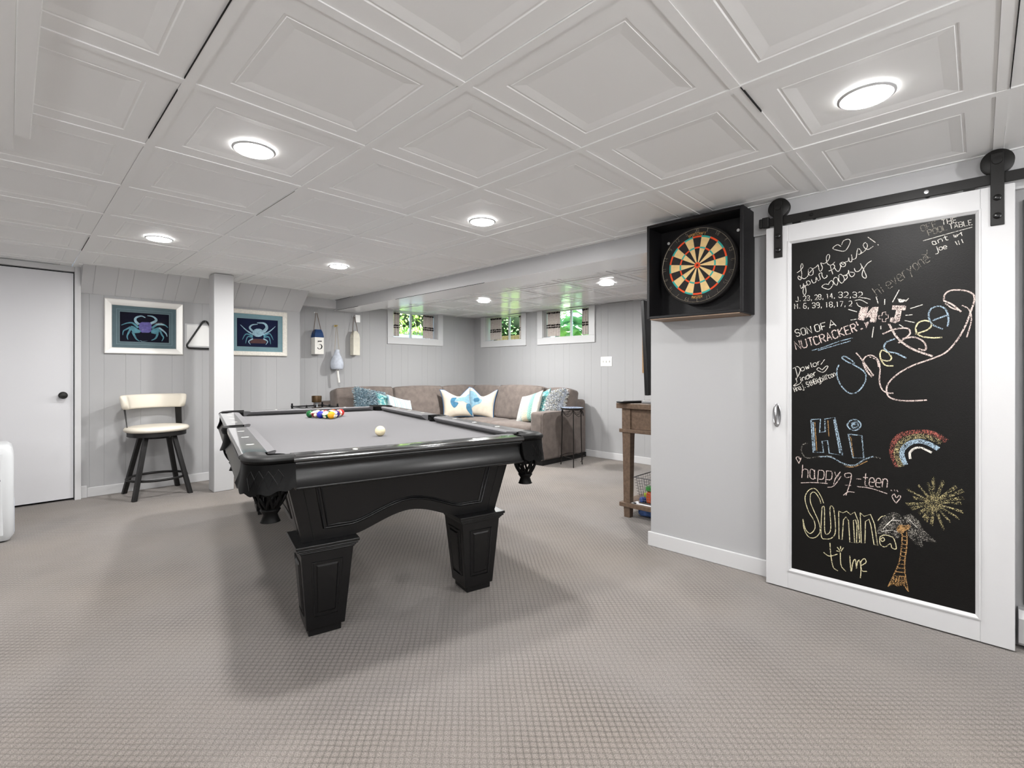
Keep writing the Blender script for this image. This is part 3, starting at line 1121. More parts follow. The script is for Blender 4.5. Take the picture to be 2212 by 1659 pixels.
rack = [(1, 'solid yellow ball at the apex of the rack'),
        (14, 'green striped ball just left of the yellow apex ball'), (10, 'blue and white striped ball just right of the yellow apex ball'),
        (2, 'solid blue ball on the left edge of the rack'), (8, 'black ball in the middle of the rack'), (4, 'dark purple ball on the right edge of the rack'),
        (15, 'maroon striped ball between the blue and the green ball'), (11, 'red striped ball behind the green striped ball'), (12, 'purple striped ball behind the black ball'), (13, 'orange striped ball on the right edge of the rack'),
        (6, 'solid green ball at the left back corner of the rack'), (9, 'yellow striped ball in the back row beside the green ball'), (7, 'maroon ball in the middle of the back row'), (5, 'orange ball in the back row beside the red ball'), (3, 'solid red ball at the right back corner of the rack')]
rnd = random.Random(7)
i = 0
for row in range(5):
    for c in range(row + 1):
        n, lb = rack[i]
        i += 1
        x = (c - row / 2) * (2 * RB + .0004)
        y = .56 + row * (2 * RB + .0004) * .8661
        ball(x + .018, y, ball_mat(n), lb, rot=(rnd.uniform(-.7, .7), rnd.uniform(-.8, .8), rnd.uniform(0, 6)))
ball(.024, -.59, mat('ivory_resin', 'dccfac', rough=0.1, coat=0.3, mottle=.05, mscale=40), 'cream cue ball alone on the grey cloth', group=None)

# ------------------------------------------------------------------ counter stool
M_cream = mat('cream_leatherette', 'e0d9cb', rough=0.5, spec=0.4, bump=0.05, bscale=120)
M_smetal = mat('dark_grey_metal', '1d1c1c', rough=0.45, metal=0.2)
st = thing('counter_stool', (.935, 5.385, 0), 'black metal counter stool with cream seat and low cream backrest by the wall', 'stool', rz=R(13))
SR = .225
s = MB(world=False)
ell = lambda r, z, e=1.0: [(r * 1.02 * math.copysign(abs(math.cos(a)) ** .9, math.cos(a)), r * .95 * math.copysign(abs(math.sin(a)) ** .9, math.sin(a)), z) for a in [2 * PI * q / 48 for q in range(48)]]
s.loops([ell(.20, .568), ell(SR, .572), ell(SR + .012, .586), ell(SR + .012, .598), ell(SR, .612), ell(.19, .619), ell(.1, .622), ell(.01, .623)])
s.build('seat', M_cream, st, smooth=60)
s = MB(world=False)
s.loops([ell(.21, .530), ell(.214, .532), ell(.214, .569), ell(.20, .570)])
s.lathe([(.0005, .505), (.10, .505), (.10, .531), (.0005, .531)], (0, 0, 0), 'Z', 24)
s.build('seat_rim', M_smetal, st, smooth=40)
def sleg(sx, sy):
    s = MB(world=False)
    t = .0175
    ca, sa = math.cos(R(-11)), math.sin(R(-11))       # the swivelling seat is turned on the leg frame
    A = [(x_ * ca - y_ * sa, x_ * sa + y_ * ca) for x_, y_ in ((sx * .105, sy * .10), (sx * .205, sy * .205))]
    def sq(c, z):
        return [(c[0] - t, c[1] - t, z), (c[0] + t, c[1] - t, z), (c[0] + t, c[1] + t, z), (c[0] - t, c[1] + t, z)]
    s.hexa(sq(A[1], 0), sq(A[0], .525))
    s.build('leg', M_smetal, st, smooth=0, bevel=.003)
for sx in (-1, 1):
    for sy in (-1, 1):
        sleg(sx, sy)
s = MB(world=False)
s.tube([(.222 * math.cos(a), .222 * math.sin(a), .155) for a in [2 * PI * q / 40 for q in range(40)]], .011, 8, closed=True)
s.build('foot_ring', M_smetal, st, smooth=60)
bk = MB(world=False)
def bpos(a, z, d):
    r = .218 + d + (z - .75) * .16
    return (1.03 * r * math.sin(a), r * math.cos(a) * .80 - .0, z)
N = 28
rings = []
for i in range(N + 1):
    t = -1 + 2 * i / N
    a = t * R(84)
    e = max(0.0, abs(t) - .88) / .12
    hh = .064 * math.sqrt(max(.02, 1 - e ** 2.2 * .92))
    th = .030 * math.sqrt(max(.04, 1 - e ** 2.2 * .9))
    ring = []
    for q in range(16):
        b = 2 * PI * q / 16
        cx_, cz_ = math.copysign(abs(math.cos(b)) ** .55, math.cos(b)), math.copysign(abs(math.sin(b)) ** .45, math.sin(b))
        ring.append(bpos(a, .835 + hh * cz_, th * cx_))
    rings.append(ring)
bk.loops(rings)
bk.build('backrest', M_cream, st, smooth=60)
for sx in (-1, 1):
    s = MB(world=False)
    path = [(R(62), .236, .81), (R(63), .233, .768), (R(70), .214, .62), (R(72), .210, .545)]
    rings = []
    for a, r_, z in path:
        w, t = .031, .0035
        cx_, cy_ = r_ * math.sin(a) * 1.03, r_ * math.cos(a) * .86
        tx_, ty_ = math.cos(a), -math.sin(a)
        nx_, ny_ = math.sin(a), math.cos(a)
        rings.append([(sx * (cx_ + nx_ * p_ * t + tx_ * q_ * w), cy_ + ny_ * p_ * t + ty_ * q_ * w, z) for p_, q_ in ((-1, -1), (1, -1), (1, 1), (-1, 1))])
    s.loops(rings)
    s.build('back_strap', M_smetal, st, smooth=0)

# ------------------------------------------------------------------ sliding chalkboard door on its track
XD = 2.751                                    # front face of the door
M_board = mat('blackboard_paint', '0f0e0d', rough=0.42, spec=0.25, bump=0.25, bscale=240)
dr = thing('barn_door', (XD + .018, .35, 0), 'white sliding door with a big chalk-covered blackboard panel', 'door')
DY0, DY1, DZ0, DZ1 = -.102, .804, .006, 1.855
BY0, BY1, BZ0, BZ1 = .013, .685, .112, 1.756
f = MB()
f.box(XD, XD + .035, DY0, BY0 - .016, DZ0, DZ1)
f.box(XD, XD + .035, BY1 + .016, DY1, DZ0, DZ1)
f.box(XD, XD + .035, BY0 - .016, BY1 + .016, DZ0, BZ0 - .016)
f.box(XD, XD + .035, BY0 - .016, BY1 + .016, BZ1 + .016, DZ1)
f.build('door_frame', M_white, dr, smooth=0, bevel=.002)
f = MB()
A = [(XD - .001, BY0 - .018, BZ0 - .018), (XD - .001, BY1 + .018, BZ0 - .018), (XD - .001, BY1 + .018, BZ1 + .018), (XD - .001, BY0 - .018, BZ1 + .018)]
def rect_ring(d, x):
    return [(x, BY0 - d, BZ0 - d), (x, BY1 + d, BZ0 - d), (x, BY1 + d, BZ1 + d), (x, BY0 - d, BZ1 + d)]
f.loops([rect_ring(.018, XD + .001), rect_ring(.018, XD - .004), rect_ring(.012, XD - .005), rect_ring(.009, XD - .001), rect_ring(.004, XD + .004), rect_ring(0, XD + .010)], cap=False)
f.build('panel_moulding', M_white, dr, smooth=0)
XC = XD + .008
cb = MB().box(XC, XC + .02, BY0 - .003, BY1 + .003, BZ0 - .003, BZ1 + .003).build('chalkboard_panel', M_board, dr, smooth=0)
# pull handle
hp = MB()
N = 24
hp.loops([[(XD - d, .752 + .020 * k_ * math.cos(2 * PI * q / N), .885 + .062 * k_ * math.sin(2 * PI * q / N)) for q in range(N)] for d, k_ in ((0, 1), (.004, 1), (.006, .9), (.004, .8), (.0015, .7))])
hd_ = hp.build('pull_handle', M_steel, dr, smooth=40)
hd_['label'] = 'oval brushed metal pull handle'
hp = MB()
hp.tube([(XD - .004, .752, .935), (XD - .022, .752, .928), (XD - .026, .752, .885), (XD - .022, .752, .842), (XD - .004, .752, .835)], .006, 8)
hp.build('grip', M_steel, hd_, smooth=60)

# chalk: soft broken strokes
_chalk = {}
def chalk(name, color, cover=.62):
    if name in _chalk:
        return _chalk[name]
    g = G('chalk_' + name, color=color, rough=1.0, spec=0.0)
    p = g.pos()
    a = g.noise(330, 2, p)
    b_ = g.noise(60, 2, p)
    s = g.math('ADD', g.math('MULTIPLY', a, .75), g.math('MULTIPLY', b_, .25))
    mr = g.n('ShaderNodeMapRange')
    g.l(s, mr.inputs[0])
    th = .5 + (.5 - cover) * .42
    mr.inputs[1].default_value, mr.inputs[2].default_value = th - .05, th + .05
    g.l(mr.outputs[0], g.b.inputs['Alpha'])
    _chalk[name] = g.m
    return g.m
CH = [chalk('white', 'd6d2ca', .66), chalk('pink', 'd2c0b9', .60), chalk('cream', 'd8cfa8', .62), chalk('blue', '9db2c2', .54), chalk('orange', 'b08a5c', .55),
      chalk('faint', '8a857b', .5), chalk('red', 'a8645a', .40), chalk('grey', '9a968e', .36), chalk('yellow', 'b4a97e', .38)]
WHT, PNK, CRM, BLU, ORG, FNT, RED, GRY, YEL = range(9)
def onboard(px, py):
    """where the line of sight through a photograph pixel meets the blackboard"""
    dx = (px - CX) / F
    rx, ry, rz = dx * V[0] + V[1], dx * U[0] + U[1], (HY - py) / F
    t = XC / rx
    return (ry * t, H + rz * t)
FR = {'6': (1640, 330, 2.911), '7': (1640, 850, 2.911), 'A': (1690, 500, 8.296), 'B': (1690, 690, 8.296), 'C': (1900, 460, 8.295)}
class Chalk:
    def __init__(self, name, label, frame):
        self.mb = MB()
        self.name, self.label = name, label
        self.fr = FR[frame]
        self.k = 0
    def cv(self, p):
        x, y, s = self.fr
        return onboard(x + p[0] / s, y + p[1] / s)
    def s(self, pts, col=WHT, w=.006, smooth=True, closed=False):
        if closed:
            pts = list(pts) + [pts[0]]
        q = [self.cv(p) for p in (smooth_line(pts, 6) if smooth else pts)]
        self.mb.m = col
        self.k += 1
        off = .0004 + .00002 * self.k
        self.mb.ribbon(q, w * .62, lambda a, b, o: (XC - off, a, b))
        return self
    def many(self, col, w, *strokes):
        for st_ in strokes:
            self.s(st_, col, w)
        return self
    def fill(self, pts, col):
        self.mb.m = col
        self.k += 1
        off = .0004 + .00002 * self.k
        q = [self.cv(p) for p in pts]
        c = (sum(a for a, b in q) / len(q), sum(b for a, b in q) / len(q))
        self.mb.add([(XC - off, a, b) for a, b in q], [tuple(range(len(q)))])
        return self
    def text(self, s, x0, y0, x1, y1, h, col=WHT, w=.005, slant=0.0, smooth=True):
        for st_ in text_strokes(s, x0, y0, x1, y1, h, slant):
            self.s(st_, col, w, smooth=smooth and len(st_) > 3)
        return self
    def done(self):
        o = self.mb.build(self.name, CH, cb, smooth=0)
        o['label'] = self.label
        return o

c = Chalk('chalk_greeting', 'cursive white chalk greeting with two hearts', 'A')
c.many(WHT, .0048,
  [(1050, 270), (985, 238), (905, 300), (980, 335), (1125, 345), (1215, 200), (1190, 140), (1100, 165), (1060, 240)],
  [(262, 740), (320, 700), (370, 630), (352, 575), (330, 640), (348, 760), (330, 862), (285, 845), (290, 800), (340, 828), (400, 845), (460, 790), (468, 690), (505, 650), (550, 690), (545, 770), (490, 785), (462, 730)],
  [(485, 745), (540, 680)], [(550, 668), (605, 635), (640, 600), (660, 690), (692, 710), (718, 650), (690, 565), (750, 577), (820, 520), (850, 440), (822, 410), (790, 460), (800, 560), (850, 605), (900, 590), (940, 545)],
  [(320, 960), (335, 1015), (370, 1000), (378, 930)], [(345, 1025), (400, 965), (425, 1080), (400, 1140), (370, 1090), (388, 1000), (440, 955), (432, 900), (480, 888), (502, 930), (460, 962), (440, 930)],
  [(520, 860), (550, 920), (598, 905), (605, 820), (640, 880), (680, 850), (655, 770), (705, 740), (715, 800), (750, 842), (800, 810), (795, 780)],
  [(830, 710), (900, 680), (940, 625), (905, 585)], [(860, 620), (880, 690), (905, 765)], [(930, 640), (970, 700), (1010, 712), (1045, 640), (1035, 580), (1080, 550), (1132, 572), (1120, 622), (1070, 632), (1045, 600)],
  [(1050, 560), (1090, 590), (1120, 550)], [(1130, 545), (1180, 528), (1190, 470), (1200, 532), (1240, 542), (1250, 470), (1238, 415)], [(1250, 500), (1320, 475), (1350, 310), (1410, 350), (1398, 402), (1360, 410)],
  [(1400, 400), (1480, 345), (1525, 260), (1490, 200), (1450, 240), (1480, 300), (1540, 322), (1630, 265)], [(1530, 100), (1670, 200)], [(1708, 235), (1724, 245)],
  [(830, 950), (760, 945), (710, 992), (780, 1027), (848, 1030), (912, 940), (885, 880), (845, 910), (825, 955)],
  [(985, 960), (950, 955), (915, 890), (935, 830), (980, 830), (1002, 890), (975, 970)], [(1000, 800), (1050, 768), (1110, 840), (1090, 910), (1050, 922), (1010, 860), (1020, 800)],
  [(1090, 795), (1150, 780), (1162, 830), (1110, 882)], [(1130, 800), (1180, 740), (1185, 690)], [(1190, 700), (1200, 770), (1240, 812), (1285, 785), (1288, 740), (1215, 728)],
  [(1290, 660), (1312, 712), (1370, 712), (1425, 640), (1395, 570)], [(1395, 570), (1440, 650), (1505, 800), (1480, 838), (1430, 790), (1450, 690), (1520, 580), (1600, 525)])
c.done()
c = Chalk('chalk_scores', 'two rows of white chalk numbers', 'A')
c.text('J. 23, 28, 14,', 240, 1258, 960, 1190, 88, WHT, .0046, smooth=False)
c.text('32,32', 1005, 1185, 1460, 1185, 100, WHT, .0050, smooth=False)
c.text('M. 6, 39, 18,17, 2', 222, 1388, 1270, 1335, 92, WHT, .0048, smooth=False)
c.many(WHT, .005, [(1300, 1240), (1400, 1226), (1530, 1292)], [(1330, 1275), (1360, 1330), (1420, 1358)], [(1430, 1190), (1500, 1196), (1580, 1220)])
c.done()
c = Chalk('chalk_quote', 'white and pink chalk capitals with a double underline', 'B')
c.text('SON', 250, 310, 560, 235, 125, WHT, .0062, smooth=False)
c.text('OF', 600, 225, 830, 165, 125, WHT, .0062, smooth=False)
c.text('A', 850, 155, 1010, 105, 130, WHT, .0066, smooth=False)
c.text('NUT', 250, 545, 600, 455, 150, PNK, .0078, smooth=False)
c.text('CRACKER', 590, 460, 1370, 200, 145, PNK, .0084, smooth=False)
c.many(PNK, .009, [(1320, 40), (1360, 110)], [(1405, 180), (1440, 160)])
c.fill([(1462, 55), (1495, 62), (1540, 35), (1548, 70), (1505, 158), (1488, 100)], PNK)
c.many(BLU, .0062, [(530, 556), (730, 500), (1000, 400), (1262, 330)], [(640, 556), (830, 500), (1225, 385)])
c.done()
c = Chalk('chalk_signature', 'small white chalk signature with a heart', 'B')
c.many(WHT, .0048, [(190, 880), (270, 845), (320, 900), (290, 1000), (240, 1080), (270, 1020), (230, 860)])
c.text('owlor', 340, 930, 730, 790, 90, WHT, .0048, .1)
c.many(WHT, .0048, [(690, 810), (760, 715)], [(240, 1050), (260, 1130), (200, 1190), (290, 1165), (340, 1120)], [(705, 900), (650, 865), (622, 905), (735, 946), (818, 850), (785, 838), (715, 905)])
c.text('inder', 330, 1120, 640, 985, 85, WHT, .0048, .1)
c.text("Hnaj. StHBigbill'con", 225, 1300, 975, 1005, 88, WHT, .0042)
c.done()
c = Chalk('chalk_name', 'large looping multicoloured chalk lettering', 'B')
c.s([(1015, 815), (985, 880), (975, 960), (1000, 1080), (1080, 1220), (1200, 1320), (1320, 1312), (1430, 1210), (1500, 1060), (1460, 930), (1290, 820), (1150, 752), (1070, 690), (1110, 660), (1200, 705), (1290, 780), (1268, 802)], BLU, .0088)
c.s([(1320, 595), (1440, 740), (1600, 960), (1632, 1000), (1560, 985), (1470, 850), (1450, 730), (1520, 652), (1620, 650), (1720, 740), (1750, 900), (1740, 1100), (1780, 1240), (1870, 1312), (1990, 1322)], PNK, .0088)
c.s([(1460, 760), (1500, 880), (1600, 1035)], PNK, .006)
c.s([(1560, 670), (1690, 730), (1722, 850)], PNK, .006)
c.s([(1760, 722), (1900, 742), (1955, 690), (1900, 605), (1800, 550), (1752, 610), (1770, 722), (1850, 822), (1990, 832)], CRM, .0088)
c.fr = FR['6']
c.s([(855, 1170), (805, 1188), (785, 1222), (810, 1250), (865, 1262), (925, 1292)], BLU, .010)
c.s([(815, 1075), (870, 1165), (960, 1232), (1090, 1280)], PNK, .013)
c.s([(775, 1140), (850, 1110), (930, 1104), (947, 1140), (875, 1197)], PNK, .010)
c.s([(900, 1170), (980, 1160), (1040, 1195), (1045, 1240), (1000, 1232)], PNK, .010)
c.s([(980, 1140), (1060, 1112), (1085, 1075), (1045, 1055), (998, 1072), (985, 1115), (1010, 1150), (1080, 1163), (1150, 1161)], CRM, .0095)
c.s([(1155, 1110), (1090, 1080), (1066, 1030), (1080, 982), (1130, 965), (1172, 985), (1190, 1040), (1185, 1092)], BLU, .0095)
c.s([(1090, 1055), (1195, 1016)], BLU, .0095)
c.s([(1160, 930), (1170, 888), (1210, 865), (1290, 866), (1345, 890), (1352, 930), (1335, 985), (1300, 1080), (1250, 1170), (1180, 1250), (1100, 1290), (960, 1340), (860, 1400), (805, 1465), (812, 1530), (875, 1556), (960, 1560), (1055, 1555)], PNK, .0095)
c.s([(1160, 930), (1215, 955), (1270, 1000)], PNK, .010)
c.s([(1170, 946), (1210, 975), (1262, 992)], PNK, .008)
c.s([(1275, 960), (1318, 985), (1334, 1050), (1305, 1160)], PNK, .007)
c.done()
c = Chalk('chalk_initials', 'filled pink chalk block initials with rays around them', 'A')
c.fill([(1412, 1360), (1545, 1345), (1515, 1470), (1460, 1600), (1355, 1580), (1370, 1470)], PNK)
c.fill([(1515, 1470), (1620, 1352), (1725, 1352), (1700, 1500), (1672, 1632), (1560, 1625), (1585, 1545), (1540, 1530), (1500, 1560)], PNK)
c.fr = FR['6']
c.s([(775, 1005), (795, 1000), (797, 1020), (812, 1020), (812, 1040), (797, 1042), (795, 1062), (775, 1062), (775, 1045), (752, 1045), (752, 1025), (772, 1024)], PNK, .005, smooth=False, closed=True)
c.fill([(838, 960), (925, 960), (920, 990), (896, 992), (884, 1058), (855, 1072), (820, 1062), (826, 1035), (850, 1036), (862, 988), (834, 986)], PNK)
c.fill([(870, 915), (925, 926), (905, 940), (880, 942)], WHT)
for st_ in ([(880, 862), (838, 940)], [(735, 905), (748, 948)], [(790, 920), (788, 955)], [(940, 915), (920, 935)], [(950, 980), (1028, 955)], [(920, 1022), (965, 1018)], [(915, 1055), (978, 1068)],
           [(880, 1080), (905, 1095)], [(765, 1088), (765, 1110)], [(720, 1095), (710, 1162)], [(560, 985), (615, 1000)], [(575, 1052), (612, 1046)]):
    c.s(st_, WHT, .0055)
c.text('hi everyone', 745, 905, 1085, 672, 62, FNT, .0045)
c.done()
c = Chalk('chalk_tally', 'faint chalk pool tally in the top right corner', 'C')
c.text('OFF', 760, 330, 1060, 230, 100, FNT, .0040)
c.text('THE', 1120, 215, 1420, 160, 90, WHT, .0036, smooth=False)
c.text('POOL', 885, 405, 1240, 290, 95, FNT, .0046)
c.text('TABLE', 1260, 290, 1690, 205, 90, WHT, .0040, smooth=False)
c.many(WHT, .0042, [(780, 500), (1200, 380), (1660, 255)], [(1000, 738), (1055, 710), (1020, 600)], [(1355, 510), (1395, 575)], [(1410, 495), (1432, 568)], [(1468, 472), (1498, 542)],
       [(1322, 390), (1345, 440)], [(1350, 395), (1372, 440)], [(1385, 380), (1395, 425)], [(1455, 345), (1480, 410)], [(1350, 430), (1480, 345)])
c.text('ant', 960, 575, 1260, 470, 88, WHT, .0042)
c.text('oe', 1075, 670, 1230, 630, 80, WHT, .0042)
c.many(FNT, .0032, [(850, 660), (842, 740), (755, 746)], [(810, 805), (910, 800)])
c.done()
c = Chalk('chalk_hello', 'big blue outlined chalk letters on a wavy line', '7')
H_ = [(325, 165), (385, 160), (380, 245), (415, 240), (412, 160), (475, 150), (525, 390), (440, 375), (430, 295), (395, 300), (405, 370), (340, 370)]
c.s(H_, BLU, .0085, smooth=False, closed=True)
c.many(ORG, .006, [(350, 180), (362, 360)], [(432, 170), (438, 270)])
c.many(BLU, .010, [(338, 180), (350, 360)], [(470, 165), (508, 375)])
c.s([(560, 255), (645, 265), (658, 405), (590, 405)], BLU, .0085, smooth=False, closed=True)
c.s([(575, 270), (592, 395)], ORG, .007)
c.s([(552, 197), (575, 170), (610, 165), (638, 190), (630, 218), (600, 232), (570, 222)], BLU, .009, closed=True)
c.s([(580, 190), (612, 180), (620, 205), (590, 215), (585, 195), (610, 195)], BLU, .011)
c.s([(305, 312), (275, 322), (265, 362), (300, 405), (380, 395), (450, 395), (520, 440), (590, 458), (650, 425), (710, 400), (768, 408)], GRY, .0085)
c.s([(380, 398), (450, 400), (530, 440), (600, 450), (660, 415), (720, 395)], BLU, .008)
c.s([(540, 460), (600, 460), (680, 425)], ORG, .006)
c.done()
c = Chalk('chalk_birthday', 'cream chalk birthday wish with underlines', '7')
c.text('happy', 268, 530, 520, 548, 82, PNK, .0056)
c.many(PNK, .0056, [(430, 590), (470, 580), (515, 520)], [(262, 562), (340, 560), (430, 566)], [(615, 585), (700, 596), (805, 630)], [(860, 690), (836, 650), (850, 632), (862, 655), (882, 640), (888, 655), (860, 690)],
       [(250, 440), (232, 405), (248, 398), (255, 412), (264, 405), (250, 440)], [(580, 522), (545, 528), (540, 505), (578, 505), (572, 560), (545, 642)], [(540, 575), (578, 578)], [(530, 640), (560, 618), (600, 622)],
       [(828, 606), (836, 614)], [(848, 604), (856, 614)], [(866, 606), (872, 618)])
c.text('-teen', 608, 575, 815, 592, 78, PNK, .0056)
c.done()
c = Chalk('chalk_summer', 'yellow outlined chalk lettering for summer time', '7')
c.many(CRM, .0056,
  [(405, 690), (385, 640), (350, 598), (310, 610), (288, 660), (310, 740), (345, 800), (350, 850), (320, 880), (290, 850), (275, 790), (282, 850), (310, 900), (350, 906), (382, 870), (375, 810), (345, 740), (322, 680), (325, 630), (350, 622), (378, 660), (388, 692)])
for sh_ in (0,):
    c.s([(395, 715), (390, 890), (420, 915), (460, 905), (480, 860), (468, 725), (445, 720), (450, 850), (428, 885), (412, 860), (410, 720)], CRM, .0056, closed=True)
    c.s([(500, 740), (502, 915), (522, 918), (530, 795), (545, 775), (562, 800), (570, 935), (600, 938), (592, 800), (605, 790), (615, 830), (612, 940), (632, 935), (622, 800), (600, 745), (575, 762), (550, 740), (528, 750)], CRM, .0056, smooth=False, closed=True)
    c.s([(635, 750), (642, 940), (665, 940), (668, 805), (690, 790), (703, 830), (722, 950), (745, 955), (725, 820), (700, 760), (660, 772)], CRM, .0056, smooth=False, closed=True)
    c.s([(760, 900), (790, 890), (830, 900), (850, 920), (862, 975), (835, 970), (825, 945), (790, 965), (760, 945)], CRM, .0056, closed=True)
    c.s([(765, 915), (780, 905), (788, 922), (772, 930)], CRM, .005, closed=True)
    c.s([(745, 800), (768, 775), (795, 768)], CRM, .005)
c.many(CRM, .0062, [(445, 940), (450, 1010), (465, 1090), (495, 1115)], [(405, 998), (440, 1022), (492, 1010)], [(510, 1000), (515, 1080), (545, 1118)], [(490, 965), (510, 992)], [(530, 968), (515, 992)], [(485, 988), (508, 996)], [(512, 960), (512, 980)],
       [(570, 1020), (578, 1118), (590, 1060), (605, 1045), (612, 1100), (618, 1060), (632, 1050), (640, 1110), (636, 1160)], [(640, 1082), (672, 1062), (662, 1038), (640, 1060), (646, 1112), (678, 1118)])
c.done()
c = Chalk('chalk_rainbow', 'red, yellow, blue and white chalk rainbow', '7')
c.s([(872, 465), (842, 400), (838, 330), (880, 268), (960, 245), (1060, 244), (1125, 266), (1178, 300)], RED, .032)
c.s([(895, 460), (868, 400), (868, 345), (908, 295), (980, 270), (1060, 272), (1145, 312)], YEL, .034)
c.s([(920, 448), (898, 390), (905, 348), (948, 312), (1010, 300), (1070, 318), (1128, 350)], BLU, .030)
c.s([(950, 412), (948, 372), (978, 345), (1020, 342), (1085, 372)], WHT, .014)
c.done()
c = Chalk('chalk_sun', 'yellow chalk sun with long scribbled rays', '7')
for px_, py_ in ((1090, 520), (1060, 560), (1155, 545), (1235, 580), (1278, 605), (1280, 650), (1268, 685), (1275, 740), (1250, 780), (1195, 800), (1155, 850), (1080, 820), (1045, 800), (1000, 750), (950, 720), (920, 690), (965, 650), (930, 600), (1000, 575), (1135, 600), (1030, 780)):
    c.s([(1095 + (px_ - 1095) * .2, 690 + (py_ - 690) * .2), (px_, py_)], YEL, .012, smooth=False)
    c.s([(1095 + (px_ - 1095) * .3 + 9, 690 + (py_ - 690) * .3), (px_ + 9, py_ + 12)], YEL, .007, smooth=False)
for r_ in (12, 26, 40, 52):
    c.s([(1095 + r_ * math.cos(t), 690 + r_ * .9 * math.sin(t)) for t in [2 * PI * q / 12 for q in range(13)]], YEL, .012)
c.done()
c = Chalk('chalk_palm_tree', 'grey-leaved chalk palm tree with an orange trunk', '7')
c.fill([(742, 878), (770, 800), (810, 762), (862, 754), (902, 790), (922, 832), (900, 878), (860, 906), (800, 890)], GRY)
c.s([(742, 878), (770, 800), (810, 760), (862, 752), (902, 790), (922, 832), (900, 880), (860, 908), (800, 890)], GRY, .006, closed=True)
c.fill([(910, 772), (950, 760), (1000, 800), (1030, 860), (1115, 935), (1040, 925), (970, 870), (930, 820)], GRY)
c.s([(910, 772), (950, 758), (1000, 800), (1030, 860), (1117, 937), (1040, 927), (970, 872), (930, 822)], GRY, .006, smooth=False, closed=True)
c.fill([(935, 850), (980, 890), (1020, 920), (1030, 968), (980, 940), (940, 890)], GRY)
c.s([(935, 850), (980, 890), (1020, 920), (1030, 970), (980, 942), (940, 892)], GRY, .006, smooth=False, closed=True)
for st_ in ([(780, 850), (830, 800), (890, 800)], [(770, 870), (820, 860), (880, 870)], [(800, 830), (850, 780)], [(940, 790), (1000, 850)]):
    c.s(st_, WHT, .004)
c.many(ORG, .007, [(900, 880), (895, 960), (880, 1060), (842, 1150), (810, 1215)], [(928, 870), (928, 960), (915, 1060), (920, 1150), (938, 1245)], [(810, 1215), (840, 1190), (870, 1212), (900, 1195), (938, 1245)])
for i_ in range(13):
    y_ = 895 + i_ * 25
    c.s([(898 - max(0, y_ - 990) * .30, y_), (925 - max(0, y_ - 990) * .06, y_ + 6)], ORG, .006, smooth=False)
for i_ in range(5):
    c.s([(840 + i_ * 16, 1185), (832 + i_ * 20, 1205), (850 + i_ * 16, 1150)], ORG, .008)
c.s([(870, 850), (890, 830), (915, 840), (905, 865), (880, 870), (875, 850), (940, 830), (935, 850), (910, 850)], ORG, .012)
c.s([(880, 860), (930, 845), (890, 880)], ORG, .012)
c.done()

# strap hangers with wheels
def hanger(y):
    s = MB()
    s.box(XD - .007, XD - .001, y - .020, y + .020, 1.695, 1.985)
    so = s.build('strap_hanger', M_black, dr, smooth=0, bevel=.002)
    w = MB()
    w.lathe([(.0005, -.004), (.046, -.004), (.050, -.001), (.050, .004), (.043, .008), (.043, .016), (.050, .020), (.050, .024), (.0005, .024)], (XD + .003, y, 1.952), 'X', 36)
    w.build('roller_wheel', M_black, so, smooth=40)
    a = MB()
    a.lathe([(.0005, 0), (.016, 0), (.015, .004), (.0005, .005)], (XD - .007, y, 1.955), '-X', 24)
    a.build('axle_cap', M_black, so, smooth=40)
    for z in (1.733, 1.806):
        b = MB()
        b.lathe([(.0005, 0), (.013, 0), (.012, .004), (.006, .007), (.0005, .007)], (XD - .007, y, z), '-X', 20)
        b.build('bolt', M_bblk, so, smooth=40)
hanger(.745)
hanger(-.052)
tk = thing('sliding_door_track', (XD + .02, .2, 1.868), 'flat black steel track carrying the sliding chalkboard door', 'door track')
XT = XD + .008
s = MB()
s.box(XT, XT + .009, -1.0, .826, 1.866, 1.908)
s.build('rail_bar', M_black, tk, smooth=0, bevel=.0015)
s = MB()
s.box(XT - .016, XT + .012, .790, .822, 1.862, 1.914)
s.box(XT - .012, XT + .010, .822, .838, 1.864, 1.910)
s.build('end_stop', M_black, tk, smooth=0, bevel=.003)
for y in (.60, .165, -.4):
    s = MB()
    s.lathe([(.0005, 0), (.009, 0), (.008, .003), (.0005, .004)], (XT, y, 1.887), '-X', 16)
    s.build('bolt', M_steel if y < .3 and y > 0 else M_bblk, tk, smooth=40)
    s = MB()
    s.lathe([(.010, 0), (.010, XR - .02 - XT - .009)], (XT + .009, y, 1.887), 'X', 16)
    s.build('standoff', M_black, tk, smooth=40)
for y in (.665, .03):
    s = MB()
    s.box(XT - .002, XT + .012, y - .018, y + .018, 1.858, 1.866)
    s.build('anti_jump_block', M_bblk, tk, smooth=0)
# header board the track is screwed to, and side trim at the doorway
hb = MB()
hb.box(XR - .02, XR, -1.1, .905, 1.845, ZC)
struct(hb, 'trim_7', M_white, 'white header board behind the door track', smooth=0, bevel=.003)
g_ = MB()
g_.lathe([(.008, 0), (.008, .02), (.012, .02), (.012, .026)], (XR - .05, .79, 0), 'Z', 14)
g_.build('floor_guide', M_steel, None)
tag(bpy.data.objects['floor_guide'], 'tiny steel floor guide under the left edge of the sliding door', 'door guide')
